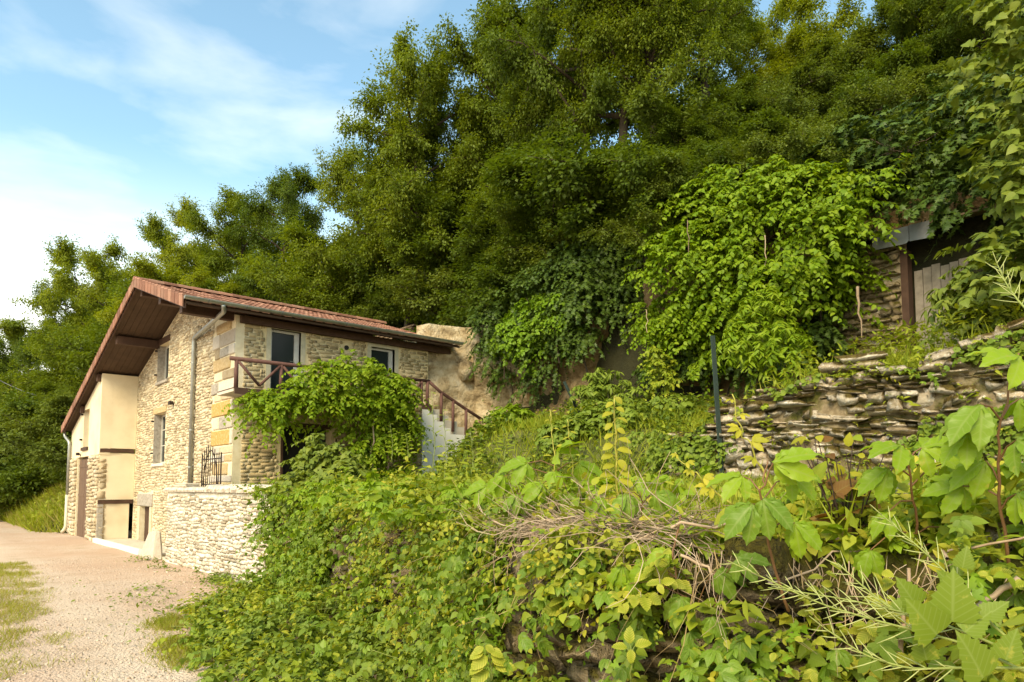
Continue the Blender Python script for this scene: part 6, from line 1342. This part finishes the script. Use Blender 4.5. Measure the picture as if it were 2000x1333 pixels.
shoot('yellow_seedling', 'small seedling with four bright yellow dark veined leaves', [(1232,1330,2.35),(1234,1290,2.3),(1232,1262,2.3)], [(1230,1258,2.3,'SERR','l_varieg',.055,-.3,0),(1225,1266,2.3,'SERR','l_varieg',.05,.3,-1.2),(1240,1262,2.3,'SERR','l_varieg',.055,.2,1.2),(1232,1268,2.3,'SERR','l_varieg',.045,.9,.1)], 'stem_green', .003)
# red stemmed plant
rp = thing('red_stemmed_plant', tuple(float(c) for c in at(1655,1110,2.5)), 'bushy plant with dark red stems, bronze leaves and yellow tips', 'plant')
mb = MB()
for i in range(15):
    px = 1560+14*i+random.uniform(-8, 8); py = random.uniform(835, 930); d = random.uniform(2.35, 2.6); a = at(1655+random.uniform(-22, 22), 1115, 2.5); b = at(px, py, d); m_ = a*.55+b*.45+rng.normal(0, .01, 3)
    pts = [a*(1-t)**2+m_*2*t*(1-t)+b*t*t for t in np.linspace(0, 1, 8)]; mb.tube(pts, [.0042*(1-.6*t) for t in np.linspace(0, 1, 8)], 5, cap=False)
    for k in range(9):
        t = .3+.7*k/8; q = pts[min(7, int(t*7))]+rng.normal(0, .012, 3); dv = unit(rng.normal(0, 1, 3)*np.array([1, 1, .5])+UP*.35); toc = unit(CAMP-q)
        mt = 'l_yellow' if t > .82 and random.random() < .8 else ('l_red' if random.random() < .38 else 'l_ground')
        leaf_obj(rp, 'HEART' if t < .82 else 'OVATE', mt, q, dv, unit(UP*.6+toc*.6+rng.normal(0, .2, 3)), (.075 if t < .82 else .042)*random.uniform(.6, 1.25))
put('stem', np_mesh('stem', mb.v, faces=mb.f, mats=[M['stem_dark']], smooth=True), rp)
# garlic mustard gone to seed
def mustard(label, path, pods, leaves):
    P = [at(*q) for q in path]; t = thing('garlic_mustard', tuple(float(c) for c in P[0]), label, 'plant', 'seeding garlic mustard stalks'); mb = MB(); pm = MB(); pts = []
    for i in range(len(P)-1):
        for k in range(6): s = k/6; pts.append(P[i]*(1-s)+P[i+1]*s)
    pts.append(P[-1]); n = len(pts)
    for _ in range(3): pts = [pts[0]]+[(pts[i-1]+pts[i]*2+pts[i+1])/4 for i in range(1, n-1)]+[pts[-1]]
    mb.tube(pts, [.0042*(1-.65*i/n) for i in range(n)], 6)
    put('stem', np_mesh('stem', mb.v, faces=mb.f, mats=[M['stem_green']], smooth=True), t)
    A = np.array(pts)
    for i in range(pods):
        s = (.30+.70*i/pods)*(n-1); j = min(int(s), n-2); q = A[j]*(1-(s-j))+A[j+1]*(s-j); ax = unit(A[min(j+1, n-1)]-A[j]); a = i*2.4; o1 = unit(np.cross(ax, UP)); o2 = np.cross(ax, o1)
        dv = unit(ax*.75+(o1*math.cos(a)+o2*math.sin(a))*.75); L_ = .055*random.uniform(.75, 1.2)*(1.15-.5*i/pods); q1 = q+dv*.010
        pd = MB(); pd.tube([q, q1, q1+dv*L_*.5+ax*L_*.04, q1+dv*L_+ax*L_*.15], [.0009, .0016, .0015, .0006], 5); pd.build('seed_pod', M['pod'], t, smooth=True)
    for px, py, d, s, turn, dr in leaves:
        h = at(px, py, d); toc = unit(CAMP-h); side = np.array([R2[0], R2[1], 0]); leaf_obj(t, 'MUST', 'l_mustard', h, unit(side*math.sin(turn)+UP*math.cos(turn)*(1-dr)-UP*dr*.5+toc*.2), unit(UP*.55+toc*.8+rng.normal(0, .1, 3)), s)
mustard('longest seeding stalk reaching far to the left over the near wall', [(2030,1325,1.62),(1880,1255,1.68),(1720,1215,1.75),(1600,1180,1.82),(1420,1095,1.9)], 38, [(1830,1240,1.66,.12,-.5,.2),(1885,1235,1.64,.08,.8,.1)])
mustard('seeding stalk just above the longest one, with big toothed leaf', [(2030,1300,1.68),(1900,1240,1.72),(1780,1200,1.78),(1650,1170,1.85),(1500,1148,1.92)], 30, [(1790,1185,1.7,.09,-.6,-.1),(1860,1215,1.66,.13,.1,-.2)])
mustard('lowest seeding stalk curving along the bottom edge', [(2030,1306,1.6),(1900,1304,1.66),(1780,1308,1.72),(1690,1282,1.78),(1600,1220,1.84)], 26, [(1920,1325,1.58,.13,-.3,.2),(1965,1290,1.6,.08,.4,-.1),(1810,1290,1.7,.075,-.3,-.2)])
mustard('seeding stalk slanting up to the left through the dry twigs', [(2030,1300,1.7),(1920,1205,1.76),(1850,1120,1.84),(1790,1065,1.9),(1715,1000,1.98)], 26, [(1865,1150,1.8,.07,-.8,-.1),(1925,1205,1.74,.07,1.2,-.3),(1880,1110,1.8,.06,.4,-.4)])
mustard('seeding stalk low in the middle leaning towards the dead stem', [(1840,1230,1.8),(1740,1190,1.86),(1690,1150,1.92),(1635,1100,2.0)], 18, [(1755,1195,1.82,.06,.8,-.2)])
mustard('seeding stalk high at the right edge in front of the bush', [(2040,640,2.3),(1990,590,2.4),(1965,555,2.45),(1945,510,2.5)], 22, [])
# shrubs and saplings round the terrace
def bushlet(name, label, lumps, n, tm, mat, size, cat='bush', front=(.4, -.8, 0)):
    t = thing(name, tuple(float(q) for q in (np.array(lumps[0][0])-np.array([0, 0, lumps[0][1][2]*1.2]))), label, cat)
    P, d, nn = spray_leaves(lumps, n, front=front, per=9, L=(.12, .32), hollow=-.5, up=.7, fill=.25); put('foliage', scatter_mesh('foliage', [(tm, P, d, nn, size*rng.uniform(.6, 1.3, len(P)), 0)], [M[mat]]), t)
    b = np.array(lumps[0][0])-np.array([0, 0, lumps[0][1][2]*1.3]); put_stems(t, [(b, l[0]) for l in lumps], .014, .006, .03, 'stem_green')
bushlet('leafy_bush', 'pale leaved bush in front of the dark lower doorway', [(at(625,915,11.2), (.35,.35,.3)), (at(655,905,11), (.35,.35,.28)), (at(595,955,10.8), (.3,.3,.22)), (at(622,875,11.2), (.16,.16,.16)), (at(675,940,10.5), (.4,.4,.3))], 2200, HEART, 'l_lilac', .10)
bushlet('sapling', 'elder sapling with narrow leaflets by the rock hollow', [(at(1185,760,17), (.55,.45,.22)), (at(1150,770,17), (.4,.35,.2)), (at(1215,775,16.8), (.35,.35,.2)), (at(1180,735,17.1), (.4,.35,.15))], 1500, LANCE, 'l_bramble', .16, 'sapling')
bushlet('sapling', 'small pale green sapling in front of the rock hollow', [(at(1285,715,16.5), (.25,.25,.3)), (at(1300,745,16.4), (.25,.25,.3)), (at(1278,695,16.5), (.18,.18,.15))], 900, OVATE, 'l_ground', .09, 'sapling')
bushlet('leafy_bush', 'low green bush beside the foot of the stair railing', [(at(1000,820,19), (.6,.5,.35)), (at(975,840,18.7), (.5,.4,.3)), (at(1030,845,18.5), (.5,.4,.3))], 2200, OVATE, 'l_creeper', .12)
bushlet('leafy_bush', 'young narrow leaved bush with upright shoots at the foot of the creeper', [(at(1490,640,13.6), (.5,.4,.7)), (at(1460,680,13.4), (.5,.4,.5)), (at(1530,690,13.2), (.5,.4,.5)), (at(1490,590,13.7), (.2,.2,.35))], 3000, LANCE, 'l_creeper', .14)
bushlet('leafy_bush', 'fresh green shrub with narrow leaves below the broad leaved bush', [(at(1900,600,10), (.5,.4,.45)), (at(1950,620,9.8), (.5,.4,.4)), (at(1930,560,10), (.3,.3,.3))], 2200, LANCE, 'l_lilac', .17)
bushlet('leafy_bush', 'spreading green weeds between the two fence posts', [(at(1150,830,15.5), (.7,.5,.3)), (at(1220,810,15.2), (.7,.5,.35)), (at(1290,800,15), (.6,.5,.3)), (at(1100,850,15.7), (.5,.4,.25))], 4200, OVATE, 'l_bramble', .12)
mb = MB(); ctr = at(1760,300,14.4)
for i in range(26):
    e = ctr+np.array([random.gauss(0, .4), random.gauss(-.3, .2), random.gauss(-.1, .3)]); stems(mb, [(ctr, e)], .012, .004, .05)
o = put('dead_branch', np_mesh('dead_branch', mb.v, faces=mb.f, mats=[M['twig']])); tag(o, 'spray of bare brown branches on the slope above the shed', 'branch')
